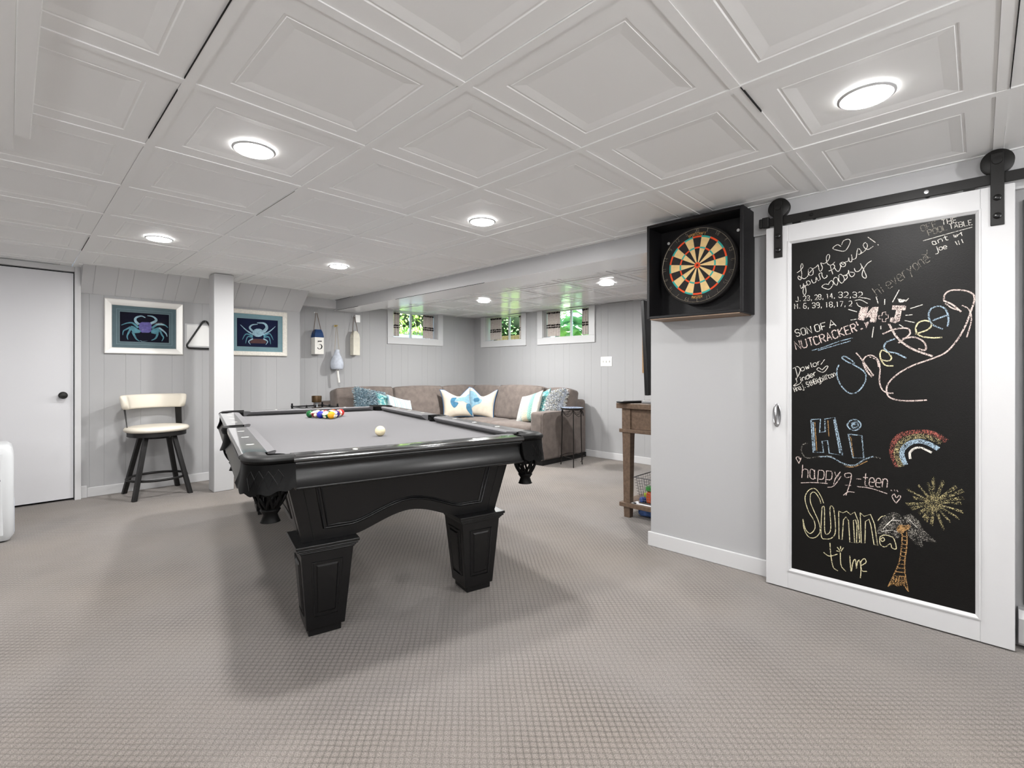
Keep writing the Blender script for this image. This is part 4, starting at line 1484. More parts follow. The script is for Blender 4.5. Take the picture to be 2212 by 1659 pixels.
# dark opening and heater to the right of the door
struct(MB().box(XR - .012, XR, -1.0, -.128, .17, 1.80), 'door_2', mat('charcoal_door_paint', '4a4a49', rough=.5), 'dark grey door edge at the far right', smooth=0)
ht = thing('baseboard_heater', (XR - .03, -.6, 0), 'pale grey metal baseboard heater at the right edge', 'heater')
M_htr = mat('pale_grey_heater_metal', 'b9b9ba', rough=.35, metal=.3)
s = MB()
s.prism([(XR - .002, .02), (XR - .05, .02), (XR - .055, .03), (XR - .055, .125), (XR - .035, .155), (XR - .002, .158)], lambda a, b, d: (a, d, b), -1.1, -.112)
s.build('heater_cover', M_htr, ht, smooth=0, bevel=.002)
s = MB()
s.box(XR - .0575, XR - .055, -.25, -.137, .05, .115)
s.build('heater_label', M_plate, ht, smooth=0)

# ------------------------------------------------------------------ dartboard in its black backing box
M_boxblk = mat('black_painted_wood', '121113', rough=.5, spec=.35, bump=.2, bscale=120)
M_underside = mat('brown_raw_wood', '8a7462', rough=.6)
YD0, YD1, ZD0, ZD1 = .888, 1.442, 1.420, 1.983
XF = 2.665
bx = thing('dartboard_backing_box', (2.77, 1.18, ZD0), 'shallow square black box on the wall framing the dartboard', 'dartboard box')
MB().box(2.815, XR - .001, YD0 + .01, YD1 - .01, ZD0 + .01, ZD1 - .01).build('back_panel', M_boxblk, bx, smooth=0)
for nm, q in (('side_board', (XF, XR - .001, YD0, YD0 + .018, ZD0, ZD1)), ('side_board', (XF, XR - .001, YD1 - .018, YD1, ZD0, ZD1)),
              ('top_board', (XF, XR - .001, YD0 + .018, YD1 - .018, ZD1 - .018, ZD1)), ('bottom_board', (XF, XR - .001, YD0 + .018, YD1 - .018, ZD0 + .002, ZD0 + .018))):
    MB().box(*q).build(nm, M_boxblk, bx, smooth=0, bevel=.003)
MB().box(XF + .004, XR - .001, YD0 + .02, YD1 - .02, ZD0 - .003, ZD0 + .0025).build('raw_underside', M_underside, bx, smooth=0)['label'] = 'bare brown wooden underside'
for y in (1.375, .965):
    s = MB()
    s.lathe([(.0005, 0), (.009, 0), (.008, .003), (.003, .003), (.003, .002), (.0005, .002)], (2.815, y, 1.895), '-X', 18)
    s.build('screw_cap', M_plate, bx, smooth=40)
DC = (2.757, 1.172, 1.722)
RD = .2255
db = thing('dartboard', (DC[0] + .02, DC[1], DC[2] - RD), 'round dartboard with cream and black wedges inside the black box', 'dartboard')
M_dbk = mat('dartboard_black', '1d1a19', rough=.85, mottle=.25, mscale=60)
M_dcr = mat('dartboard_cream', 'd8b981', rough=.85, mottle=.08, mscale=40)
M_dor = mat('dartboard_orange', 'd8481a', rough=.8)
M_dtl = mat('dartboard_teal', '2f9a90', rough=.8)
M_wire = mat('thin_wire', 'a89e8c', rough=.4, metal=.6)
M_dtx = mat('dartboard_print', 'c89a5a', rough=.8)
def D(r, a, off):
    """a clockwise from the top as seen from the room (right is -y)"""
    return (DC[0] - off, DC[1] - r * math.sin(a), DC[2] + r * math.cos(a))
s = MB()
s.lathe([(.0005, -.038), (RD, -.038), (RD, -.004), (RD - .004, 0), (.0005, 0)], DC, '-X', 64)
DM = [M_dbk, M_dcr, M_dor, M_dtl, mat('dartboard_dark_red', '5a1008', rough=.8), M_dtx]
def sectors(mi, r0, r1, par, off=.0006):
    s.m = mi
    for k in range(20):
        if k % 2 != par:
            continue
        a0, a1 = (k - .5) * PI / 10, (k + .5) * PI / 10
        st_ = [a0 + (a1 - a0) * q / 4 for q in range(5)]
        s.loops([[D(r0, a, off) for a in st_], [D(r1, a, off) for a in st_]], closed=False, cap=False)
sectors(1, .0159, .162, 1)
sectors(2, .160, .170, 0, .001)
sectors(3, .160, .170, 1, .001)
sectors(2, .097, .106, 0, .001)
sectors(3, .097, .106, 1, .001)
s.m = 2
s.lathe([(.017, 0), (.017, .001), (.0075, .001), (.0075, 0)], DC, '-X', 32, cap=False)
s.m = 4
s.lathe([(.0005, .0012), (.0065, .0012)], DC, '-X', 24, cap=False)
s.m = 5
for txt, base_, up in (('SPORTCRAFT', .174, 1), ('MASTER', .191, -1)):
    L = .0105 * len(txt)
    for st_ in text_strokes(txt, -L / 2, 0, L / 2, 0, .014):
        pts = [D(base_ - up * y, (0 if up > 0 else PI) + up * x / .182, .0012) for x, y in st_]
        for i_ in range(len(pts) - 1):
            s.tube([pts[i_], pts[i_ + 1]], .0011, 4)
do = s.build('bristle_disc', DM, db, smooth=40)
s = MB()
s.tube([D(.212, 2 * PI * q / 64, .004) for q in range(64)], .0013, 6, closed=True)
for k in range(20):
    a = (k + .5) * PI / 10
    s.tube([D(.018, a, .001), D(.172, a, .001)], .0004, 4)
ordr = [20, 1, 18, 4, 13, 6, 10, 15, 2, 17, 3, 19, 7, 16, 8, 11, 14, 9, 12, 5]
for k, nmb in enumerate(ordr):
    a0 = k * PI / 10
    t = str(nmb)
    wd = .013 * len(t)
    for st_ in text_strokes(t, -wd / 2, 0, wd / 2, 0, .020):
        s.tube([D(.190 - y, a0 + x / .198, .003) for x, y in st_], .0008, 4)
s.build('number_ring', M_wire, do, smooth=60)

# ------------------------------------------------------------------ things on the picture wall
def x_at(px, y):
    """room x of the point at depth-plane y under photograph column px"""
    d = (px - CX) / F
    return (d * V[0] + V[1]) / (d * U[0] + U[1]) * y
def y_at(px, x):
    d = (px - CX) / F
    return (d * U[0] + U[1]) / (d * V[0] + V[1]) * x
def z_at(px, py, x, y):
    return H + (HY - py) / F * (x * V[1] + y * U[1])

M_silver = mat('brushed_silver_frame', 'e6e4e0', rough=.4, metal=.25, bump=.2, bscale=300)
M_pale = mat('pale_distressed_frame', 'dcd8cf', rough=.55, mottle=.1, mscale=60, bump=.2, bscale=150)
M_mat1 = mat('slate_teal_mat_board', '55696f', rough=.7, mottle=.06, mscale=30)
M_mat2 = mat('sea_teal_mat_board', '6c8d96', rough=.7, mottle=.06, mscale=30)
M_line = mat('pale_mat_line', '788e94', rough=.7)
M_night = mat('dark_navy_print', '0b0a1c', rough=.7, spec=.15, mottle=.4, mscale=6)
M_night2 = mat('navy_print', '101734', rough=.7, spec=.15, mottle=.3, mscale=6)
M_cteal = mat('crab_teal', '47808f', rough=.6, mottle=.3, mscale=40)
M_cblue = mat('crab_pale_blue', '88a8b6', rough=.6, mottle=.3, mscale=50)
M_cpurp = mat('crab_violet', '564e90', rough=.6, mottle=.3, mscale=60)
M_cbrn = mat('crab_rock_brown', '4a2a2a', rough=.7, mottle=.2, mscale=30)
M_pic = clear_glass('picture_glass', (.98, .98, .98, 1), .10)

def picture(x0, x1, z0, z1, wf, wm, label, Mf, Mm, Mp, frame_c, polys, strokes):
    y = YP
    root = thing('framed_picture', ((x0 + x1) / 2, y - .015, z0), label, 'picture', 'crab pictures')
    s = MB()
    def rr(d, yy):
        return [(x0 + d, yy, z0 + d), (x1 - d, yy, z0 + d), (x1 - d, yy, z1 - d), (x0 + d, yy, z1 - d)]
    s.loops([rr(0, y - .002), rr(0, y - .024), rr(.006, y - .030), rr(wf * .6, y - .024), rr(wf - .004, y - .018), rr(wf, y - .012), rr(wf, y - .006)], cap=False)
    s.build('frame', Mf, root, smooth=0)
    s = MB()
    s.loops([rr(wf - .003, y - .009), rr(wf + wm, y - .009), rr(wf + wm, y - .007)], cap=False)
    m_ = s.build('mat_board', Mm, root, smooth=0)
    s = MB()
    for d in (wm * .55, wm * .92):
        s.loops([rr(wf + d, y - .0093), rr(wf + d + .003, y - .0093)], cap=False)
    s.build('mat_line', M_line, m_, smooth=0)
    s = MB()
    q = rr(wf + wm - .002, y - .0065)
    s.add(q, [(0, 1, 2, 3)])
    def w2(p):
        px, py = frame_c[0] + p[0] / frame_c[2], frame_c[1] + p[1] / frame_c[2]
        X = x_at(px, y)
        return X, z_at(px, py, X, y)
    k = 0
    for mi, pts in polys:
        k += 1
        s.m = mi
        s.add([(a, y - .0068 - .00002 * k, b) for a, b in (w2(p) for p in pts)], [tuple(range(len(pts)))])
    for mi, wd, pts in strokes:
        k += 1
        s.m = mi
        sp = smooth_line(pts, 5)
        ww = [wd * (1 - .72 * (i / (len(sp) - 1)) ** 1.5) for i in range(len(sp))]
        s.ribbon([w2(p) for p in sp], ww, lambda a, b, o, k=k: (a, y - .0068 - .00002 * k, b))
    s.build('crab_print', [Mp, M_cteal, M_cblue, M_cpurp, M_cbrn], root, smooth=0)
    s = MB()
    q = rr(wf - .002, y - .0105)
    s.add(q, [(0, 1, 2, 3)])
    s.build('glazing', M_pic, root, smooth=0)
C8 = (215, 635, 11.64)
picture(.589, 1.186, 1.272, 1.768, .056, .056, 'silver-framed teal crab print left of the post, on slate blue mat', M_silver, M_mat1, M_night, C8,
  [(1, [(790, 800), (870, 820), (960, 890), (1070, 930), (1000, 980), (880, 988), (820, 950), (770, 860)]), (1, [(1290, 930), (1330, 880), (1480, 840), (1512, 880), (1480, 985), (1420, 1015), (1300, 988)]),
   (3, [(1000, 740), (1060, 708), (1250, 715), (1300, 760), (1312, 850), (1292, 940), (1240, 976), (1060, 972), (1005, 905), (980, 830)])],
  [(2, .022, [(985, 770), (905, 690), (900, 620), (960, 575), (1060, 558), (1150, 600)]), (2, .022, [(1285, 745), (1390, 695), (1425, 650), (1370, 590), (1300, 560), (1200, 548)]),
   (1, .018, [(970, 850), (890, 775), (810, 727), (680, 735), (545, 785)]), (1, .018, [(1310, 865), (1440, 775), (1580, 770), (1660, 800), (1715, 852)]),
   (1, .015, [(775, 830), (690, 880), (600, 930), (580, 1035)]), (1, .016, [(780, 870), (725, 980), (690, 1070), (712, 1150)]), (1, .018, [(830, 960), (880, 1060), (925, 1135), (1005, 1190)]),
   (2, .016, [(1490, 850), (1600, 930), (1670, 1000), (1695, 1075)]), (1, .016, [(1510, 910), (1565, 1030), (1605, 1100), (1560, 1190)]), (1, .018, [(1460, 990), (1410, 1110), (1300, 1168)]),
   (2, .004, [(1020, 1170), (1080, 1195), (1200, 1180)])])
C2 = (400, 560, 4.424)
def ell2(cx, cy, a, b, n=20):
    return [(cx + a * math.cos(2 * PI * q / n), cy + b * math.sin(2 * PI * q / n)) for q in range(n)]
picture(1.575, 2.182, 1.279, 1.772, .046, .05, 'pale-framed crab print right of the post, on light teal mat', M_pale, M_mat2, M_night2, C2,
  [(4, [(620, 758), (772, 764), (768, 806), (620, 802)]), (2, ell2(695, 703, 54, 40))],
  [(2, .022, [(645, 690), (615, 655), (640, 628), (690, 622)]), (2, .034, [(745, 695), (778, 655), (755, 615), (685, 608)]), (2, .016, [(650, 720), (590, 685), (525, 625)]), (2, .016, [(742, 722), (805, 690), (860, 642)]),
   (1, .016, [(645, 735), (580, 715), (545, 768)]), (1, .016, [(645, 748), (595, 742), (575, 805)]), (2, .014, [(645, 760), (605, 785), (622, 815)]),
   (1, .016, [(748, 735), (805, 712), (840, 772)]), (1, .016, [(748, 748), (798, 745), (815, 812)]), (2, .014, [(745, 760), (785, 785), (768, 818)])])

# white cover panel behind the ball triangle
ap_ = thing('wall_access_panel', (1.37, YP - .01, 1.36), 'plain white cover panel on the wall behind the hanging ball triangle', 'access panel')
MB().box(1.222, 1.52, YP - .012, YP - .0005, 1.362, 1.572).build('panel_cover', M_plate, ap_, smooth=0, bevel=.003)
MB().box(1.205, 1.535, YP - .006, YP - .0005, 1.35, 1.584).build('panel_rim', M_white, ap_, smooth=0, bevel=.002)
tri = []
tc = (1.374, 1.440)
for k in range(3):
    a = PI / 2 + k * 2 * PI / 3
    cx_, cz_ = tc[0] + .150 * math.cos(a), tc[1] + .150 * math.sin(a)
    for j in range(7):
        b = a - PI / 3 + 2 * PI / 3 * j / 6
        tri.append((cx_ + .026 * math.cos(b), YP - .026, cz_ + .026 * math.sin(b)))
s = MB()
s.tube(tri, .0085, 8, closed=True)
tag(s.build('ball_triangle', mat('black_plastic', '101010', rough=.35), None, smooth=60), 'black triangular ball rack hanging on the wall, half behind the post', 'ball rack')
s = MB()
s.tube([(1.374, YP, 1.602), (1.374, YP - .036, 1.602), (1.374, YP - .042, 1.61)], .0035, 8)
tag(s.build('wall_peg', M_steel, None), 'small metal peg holding up the black ball triangle', 'hook')

# ------------------------------------------------------------------ buoys
M_navy = mat('navy_paint', '123a6a', rough=.6, mottle=.08, mscale=30)
M_bwhite = mat('buoy_white_paint', 'eceae4', rough=.6, mottle=.04, mscale=30)
M_bcream = mat('buoy_cream_paint', 'dedacb', rough=.65, mottle=.05, mscale=20)
M_bgrey = mat('whitewashed_grey_blue', 'c3c9d4', rough=.7, mottle=.12, mscale=35, bump=.3, bscale=60)
M_rope = mat('brown_cord', '6a5a4c', rough=.9)
M_cordw = mat('pale_cord', 'b8ae9c', rough=.9)
M_ink = mat('black_paint', '111111', rough=.6)
def hook(x, z, label, m):
    s = MB()
    s.lathe([(.0005, 0), (.014, 0), (.014, .005), (.005, .008), (.005, .035), (.010, .04), (.011, .048), (.0005, .052)], (x, YB, z), '-Y', 16)
    return tag(s.build('wall_hook', m, None), label, 'hook', 'hooks for the buoys')
def square_buoy(px, half, z0, zs, z1, top, hz, label, cat_m, top_m, cord, five=False):
    x, y = x_at(px, 5.868), YB - .008 - half
    r = thing('lobster_buoy', (x, y, z0), label, 'buoy', 'buoys hung on the wall')
    s = MB()
    def sq(h, z):
        return [(x - h, y - h, z), (x + h, y - h, z), (x + h, y + h, z), (x - h, y + h, z)]
    s.loops([sq(half - .004, z0), sq(half, z0 + .004), sq(half, zs)])
    b = s.build('float_body', cat_m, r, smooth=0, bevel=.002)
    s = MB()
    s.loops([sq(half + .0005, zs), sq(half + .0005, zs + .012), sq(half * .86, zs + (z1 - zs) * .6), sq(half * top, z1)])
    s.build('float_shoulder', top_m, r, smooth=0, bevel=.002)
    for sx in (-1, 1):
        s = MB()
        s.tube([(x + sx * half * .9, y, z1 - .055), (x + sx * half * .74, y, z1 + .01), (x + sx * .006, YB - .035, hz + .002)], .0035, 6)
        s.build('cord', cord, r, smooth=60)
    if five:
        s = MB()
        fn = lambda a, b_, o: (x + a, y - half - .0008 - o, z0 + b_)
        for pts, w in (([(-.022, .158), (.030, .160)], .012), ([(-.018, .150), (-.018, .146)], .010)):
            s.ribbon(pts, w, fn)
        s.ribbon([(-.008, .112), (.006, .122), (.022, .116), (.031, .098), (.026, .076), (.008, .064), (-.012, .066), (-.024, .080)], [.003, .006, .012, .017, .015, .008, .008, .014], fn)
        s.build('painted_number', M_ink, b, smooth=0)['label'] = 'stencilled black number five'
    return x
bx1 = square_buoy(685.5, .056, 1.318, 1.525, 1.622, .62, 1.835, 'white square buoy with navy top and a black 5, leftmost on its hook', M_bwhite, M_navy, M_rope, True)
hook(bx1, 1.838, 'metal hook holding the white and navy numbered buoy', M_steel)
bx3 = square_buoy(767.5, .046, 1.318, 1.53, 1.635, .42, 1.826, 'plain cream square buoy hanging nearest the window', M_bcream, M_bcream, M_rope)
hook(bx3, 1.829, 'metal hook holding the plain cream buoy', M_steel)
x = x_at(728, 5.84)
y = 5.84
r = thing('lobster_buoy', (x, y, .965), 'bulb-shaped whitewashed buoy with a stick, hanging lowest in the middle', 'buoy', 'buoys hung on the wall')
s = MB()
s.lathe([(.0005, 1.384), (.024, 1.384), (.028, 1.378), (.029, 1.35), (.040, 1.32), (.062, 1.275), (.076, 1.225), (.079, 1.185), (.074, 1.15), (.068, 1.138), (.060, 1.134), (.0005, 1.134)], (x, y, 0), 'Z', 32)
s.build('float_body', M_bgrey, r, smooth=50)
s = MB()
s.tube([(x + .004, y, 1.14), (x + .022, y - .01, .968)], .0135, 12)
s.build('stick', M_bwhite, r, smooth=60)
hx = x_at(724, YB)
for sx in (-1, 1):
    s = MB()
    s.tube([(x + sx * .03, y, 1.365), (hx + sx * .004, YB - .036, 1.687)], .003, 6)
    s.build('cord', M_cordw, r, smooth=60)
hook(hx, 1.69, 'brass hook holding the bulb-shaped buoy', mat('aged_brass', 'b09a5c', rough=.35, metal=.9))
th = thing('wall_sensor', (x_at(771.5, YB), YB - .012, 1.752), 'small white plate on the wall behind the cream buoy', 'wall plate')
xx = x_at(771.5, YB)
MB().box(xx - .034, xx + .034, YB - .02, YB, 1.755, 1.855).build('plate_cover', M_plate, th, smooth=0, bevel=.004)
sw = thing('light_switch_plate', (XB - .004, 3.41, 1.17), 'white triple switch plate on the far wall', 'light switch')
MB().box(XB - .007, XB, 3.33, 3.495, 1.172, 1.295).build('cover_plate', M_plate, sw, smooth=0, bevel=.003)
for k in (-1, 0, 1):
    MB().box(XB - .016, XB - .006, 3.4125 + k * .046 - .006, 3.4125 + k * .046 + .006, 1.222, 1.246).build('toggle', mat('ivory_toggle', 'cfcdc8', rough=.4), sw, smooth=0, bevel=.001)

# ------------------------------------------------------------------ portable air conditioner at the left edge
M_unit = mat('white_appliance_plastic', 'c3c5c7', rough=.35)
M_unit2 = mat('pale_blue_grey_plastic', 'bcc2cd', rough=.4)
un = thing('portable_air_conditioner', (-.2, 4.70, 0), 'white rounded portable air conditioner at the left edge by the door', 'air conditioner')
s = MB()
def rrect(x0, x1, y0, y1, r_, z, n=6):
    out = []
    for cx_, cy_, a0 in ((x1 - r_, y1 - r_, 0), (x0 + r_, y1 - r_, PI / 2), (x0 + r_, y0 + r_, PI), (x1 - r_, y0 + r_, 1.5 * PI)):
        for k in range(n + 1):
            a = a0 + PI / 2 * k / n
            out.append((cx_ + r_ * math.cos(a), cy_ + r_ * math.sin(a), z))
    return out
ux0, ux1, uy0, uy1 = -.43, .022, 4.53, 4.86
s.loops([rrect(ux0 + .02, ux1 - .02, uy0 + .02, uy1 - .01, .03, .010), rrect(ux0, ux1, uy0 + .004, uy1, .04, .045), rrect(ux0, ux1, uy0, uy1, .04, .20), rrect(ux0, ux1, uy0, uy1, .04, .56), rrect(ux0 + .01, ux1 - .01, uy0 + .012, uy1, .04, .61), rrect(ux0 + .03, ux1 - .03, uy0 + .05, uy1 - .01, .04, .628)])
s.build('unit_body', M_unit, un, smooth=40)
s = MB()
s.loops([rrect(ux0 + .045, ux1 - .045, uy0 - .004, uy0 + .05, .02, z) for z in (.05, .575)])
s.build('front_panel', M_unit, un, smooth=40)
MB().box(ux1 - .001, ux1 + .0025, uy0 + .06, uy1 - .03, .05, .235).build('side_panel', M_unit2, un, smooth=0, bevel=.001)
MB().box(-.05, -.040, uy0 - .006, uy0 - .003, .40, .412).build('indicator', M_ink, un, smooth=0)
for sx in (ux0 + .06, ux1 - .06):
    for sy in (uy0 + .05, uy1 - .05):
        s = MB()
        s.lathe([(.0005, 0), (.018, 0), (.018, .02), (.0005, .02)], (sx, sy, 0), 'Z', 12)
        s.build('foot', M_ink, un)

# ------------------------------------------------------------------ media stand, television and what lies on them
def wood(name, c0, c1, sc=1.0):
    g = G(name, color=c0, rough=.5, spec=.35)
    mp = g.n('ShaderNodeMapping')
    mp.inputs['Scale'].default_value = (4 * sc, 60 * sc, 60 * sc)
    g.l(g.obj(), mp.inputs['Vector'])
    nz = g.noise(1.0, 4, mp.outputs[0])
    g.base(g.ramp(nz, [(.3, c0), (.7, c1)]))
    return g.m
M_wood = wood('brown_stained_wood', '5a4a3e', '705d4e')
SX0, SX1, SY0, SY1 = 3.25, 4.50, 1.562, 1.985
ms = thing('media_stand', ((SX0 + SX1) / 2, (SY0 + SY1) / 2, 0), 'brown wooden console table behind the grey wall, under the television', 'media stand')
MB().box(SX0 - .02, SX1 + .02, SY0 - .02, SY1 + .02, .828, .868).build('table_top', M_wood, ms, smooth=0, bevel=.003)
MB().box(SX0 + .012, SX1 - .012, SY0 + .012, SY1 - .032, .672, .828).build('drawer_case', M_wood, ms, smooth=0, bevel=.002)
MB().box(SX0 - .008, SX1 + .008, SY0 - .006, SY1 + .002, .645, .672).build('case_moulding', M_wood, ms, smooth=0, bevel=.003)
MB().box(SX0 - .006, SX1 + .006, SY0 - .006, SY1 + .002, .080, .112).build('lower_shelf', M_wood, ms, smooth=0, bevel=.003)
def mleg(x, y):
    s = MB()
    def sq(h, z):
        return [(x - h, y - h, z), (x + h, y - h, z), (x + h, y + h, z), (x - h, y + h, z)]
    s.loops([sq(.024, 0), sq(.027, .08), sq(.027, .112), sq(.033, .60), sq(.036, .672), sq(.036, .828)])
    s.build('leg', M_wood, ms, smooth=0, bevel=.002)
for x in (SX0 + .035, SX1 - .035):
    for y in (SY0 + .035, SY1 - .055):
        mleg(x, y)
M_tv = mat('black_tv_plastic', '0c0c0d', rough=.35)
tv = thing('television', (3.85, 1.856, .868), 'slim black television seen from its edge, above the wooden console', 'television', rz=R(9))
s = MB(world=False)
s.hexa([(-.63, -.024, .065), (.63, -.024, .065), (.63, .006, .065), (-.63, .006, .065)], [(-.63, .010, .765), (.63, .010, .765), (.63, .036, .765), (-.63, .036, .765)])
s.build('casing', M_tv, tv, smooth=0, bevel=.004)
s = MB(world=False)
s.hexa([(-.62, .006, .078), (.62, .006, .078), (.62, .008, .078), (-.62, .008, .078)], [(-.62, .036, .753), (.62, .036, .753), (.62, .038, .753), (-.62, .038, .753)])
s.build('screen', mat('black_screen_glass', '050506', rough=.08), tv, smooth=0)
s = MB(world=False)
s.box(-.05, .05, -.02, .0, .012, .12)
s.box(-.20, .20, -.10, .10, 0, .012)
s.build('stand_foot', M_tv, tv, smooth=0, bevel=.003)
rm = MB()
yy = y_at(1374, 3.32)
M4 = Matrix.Translation((3.30, 1.90, .877)) @ Matrix.Rotation(R(-28), 4, 'Z')
rm.rbox((.26, .062, .017), .008, 6, M=M4)
tag(rm.build('remote_control', M_tv, None, smooth=60), 'black remote lying near the corner of the wooden console', 'remote control')
rm = MB().box(3.30, 3.46, 1.735, 1.83, .869, .888)
tag(rm.build('media_box', mat('grey_plastic', '8a8a8c', rough=.4), None, smooth=0, bevel=.004), 'small grey box on the console beside the black remote', 'media box')
# wire basket of toys on the lower shelf
M_bwire = mat('grey_basket_wire', '77777a', rough=.4, metal=.8)
bs = thing('wire_basket', (3.50, 1.745, .112), 'grey wire basket of toys on the console lower shelf', 'basket')
bx0, bx1, by0, by1 = 3.285, 3.70, 1.635, 1.885
def bq(t, z):
    d = .028 * (1 - t)
    return [(bx0 + d, by0 + d, z), (bx1 - d, by0 + d, z), (bx1 - d, by1 - d, z), (bx0 + d, by1 - d, z)]
for t in (0, 1):
    s = MB()
    s.tube(bq(t, .118 + .19 * t), .004 if t else .003, 6, closed=True)
    s.build('rim' if t else 'base_ring', M_bwire, bs, smooth=60)
s = MB()
for f in range(4):
    for k in range(1, 12):
        u = k / 12
        p0, p1 = Vector(bq(0, .118)[f]), Vector(bq(0, .118)[(f + 1) % 4])
        q0, q1 = Vector(bq(1, .308)[f]), Vector(bq(1, .308)[(f + 1) % 4])
        s.tube([p0.lerp(p1, u), q0.lerp(q1, u)], .0011, 4)
for k in range(1, 9):
    s.tube(bq(k / 9, .118 + .19 * k / 9), .0011, 4, closed=True)
s.build('wire_mesh', M_bwire, bs, smooth=60)
s = MB()
s.add(bq(.02, .1155), [(0, 1, 2, 3)])
s.box(bx0 + .03, bx1 - .03, by0 + .03, by1 - .03, .112, .116)
s.build('basket_floor', M_bwire, bs, smooth=0)
s = MB()
s.tube([(bx0, 1.80, .306), (bx0 - .012, 1.79, .27), (bx0 - .014, 1.76, .26), (bx0 - .012, 1.73, .27), (bx0, 1.72, .306)], .003, 6)
s.build('handle', M_bwire, bs, smooth=60)
for k, (x, y, z, sx, sy, sz, c, lb) in enumerate(((3.338, 1.838, .137, .05, .032, .036, '2f4f9a', 'blue toy piece at the left of the wire basket'), (3.385, 1.824, .150, .045, .045, .064, '9fb22c', 'yellow-green toy in the middle of the wire basket'),
        (3.352, 1.785, .158, .045, .048, .082, 'c8501e', 'orange-red toy at the right of the wire basket'), (3.365, 1.795, .222, .05, .05, .040, '3c9a3e', 'green toy on top of the orange one in the basket'), (3.45, 1.83, .150, .06, .045, .06, 'b9bfd2', 'pale grey-blue toy at the back of the basket'))):
    s = MB()
    s.rbox((sx, sy, sz), .012, 7, bulge=.003, M=Matrix.Translation((x, y, z)) @ Matrix.Rotation(.2 * (k - 2), 4, 'Z'))
    tag(s.build('toy', mat('toy_plastic_%d' % k, c, rough=.35), None, smooth=60), lb, 'toy', 'toys in the wire basket')
s = MB()
s.box(3.27, 3.30, 1.66, 1.90, .1125, .1135)
s.box(3.265, 3.34, 1.86, 1.89, .1125, .1135)
tag(s.build('paper_sheet', mat('white_paper', 'dcdce0', rough=.8), None, smooth=0), 'white paper peeking out under the wire basket', 'paper')
s = MB()
rb = random.Random(3)
s.rbox((.30, .26, .062), .026, 9, M=Matrix.Translation((3.50, 1.76, .034)), fn=lambda q, u, v, w: (q.x + rb.uniform(-.006, .006), q.y + rb.uniform(-.006, .006), q.z + rb.uniform(-.003, .003)))
tag(s.build('fabric_bag', mat('blue_fabric', '5a78b4', rough=.9, mottle=.5, mscale=20), None, smooth=60), 'flat blue patterned bag on the carpet under the console', 'bag')
# picture on the far wall, mostly behind the television
s_ = thing('wooden_frame', (XB - .015, 2.72, 1.09), 'brown wooden frame on the far wall, half behind the television', 'picture')
s = MB()
def wr(d, xx_):
    return [(xx_, 2.50 + d, 1.09 + d), (xx_, 2.90 - d, 1.09 + d), (xx_, 2.90 - d, 1.78 - d), (xx_, 2.50 + d, 1.78 - d)]
s.loops([wr(0, XB), wr(0, XB - .02), wr(.05, XB - .016), wr(.05, XB - .004)], cap=False)
s.build('frame', wood('light_brown_wood', '8a6c4c', 'a08058'), s_, smooth=0)
s = MB()
s.add(wr(.048, XB - .006), [(0, 1, 2, 3)])
s.build('picture_sheet', mat('tan_canvas', 'b09a7c', rough=.8), s_, smooth=0)

# ------------------------------------------------------------------ sectional sofa in the corner
def fabric(name, c, var=.12, sc=900, sheen=.2):
    g = G(name, color=c, rough=.95, spec=.1, sheen=sheen)
    o = g.pos()
    n1, n2 = g.noise(sc * .3, 3, o), g.noise(14, 3, o)
    lo = tuple(x * (1 - var) for x in [int(c[i:i + 2], 16) / 255 for i in (0, 2, 4)])
    hi = tuple(min(1, x * (1 + var)) for x in [int(c[i:i + 2], 16) / 255 for i in (0, 2, 4)])
    nd = g.n('ShaderNodeMix', data_type='FLOAT')
    nd.inputs[0].default_value = .5
    g.l(n1, nd.inputs[2])
    g.l(n2, nd.inputs[3])
    rp = g.n('ShaderNodeValToRGB')
    rp.color_ramp.elements[0].position, rp.color_ramp.elements[1].position = .35, .65
    rp.color_ramp.elements[0].color, rp.color_ramp.elements[1].color = lin(lo), lin(hi)
    g.l(nd.outputs[0], rp.inputs['Fac'])
    g.base(rp.outputs['Color'])
    g.bump(n1, .25, .002)
    return g.m
M_sofa = fabric('taupe_sofa_fabric', '6b625d')
M_plinth = mat('black_sofa_plinth', '0c0b0b', rough=.7)
sofa = thing('sectional_sofa', (4.1, 5.2, 0), 'taupe L-shaped sectional sofa filling the corner under the windows', 'sofa')
def soft(name, x0, x1, y0, y1, z0, z1, r, bulge=.0, rot=None, n=8, fn=None, parent=sofa, m=None):
    s = MB()
    M = Matrix.Translation(((x0 + x1) / 2, (y0 + y1) / 2, (z0 + z1) / 2))
    if rot:
        M = M @ rot
    s.rbox((x1 - x0, y1 - y0, z1 - z0), r, n, bulge=bulge, M=M, fn=fn)
    return s.build(name, m or M_sofa, parent, smooth=180)
SXL, SXR, SYF, SYB = 2.56, 5.235, 3.70, 5.895
soft('base', SXL + .17, 4.40, 4.98, 5.72, .055, .30, .03)
soft('base', 4.33, 5.06, SYF + .17, 5.72, .055, .30, .03)
soft('back_frame', SXL + .02, SXR - .2, 5.69, SYB, .055, .745, .04)
soft('back_frame', 5.03, SXR, SYF + .0, SYB, .055, .745, .04)
soft('arm', SXL, SXL + .19, 4.94, SYB - .02, .055, .615, .04)
soft('arm', 4.315, 5.20, SYF - .03, SYF + .165, .055, .625, .035)
for x0, x1, y0, y1 in ((SXL + .02, SXL + .17, 4.96, 5.85), (2.78, 4.38, 5.02, 5.7), (4.38, 5.02, SYF + .15, 5.7), (4.345, 5.215, SYF - .012, SYF + .15)):
    MB().box(x0, x1, y0, y1, 0.0, .06).build('plinth', M_plinth, sofa, smooth=0)
for x0, x1 in ((2.755, 3.50), (3.505, 4.33)):
    soft('seat_cushion', x0, x1, 4.95, 5.60, .295, .455, .05, .012)
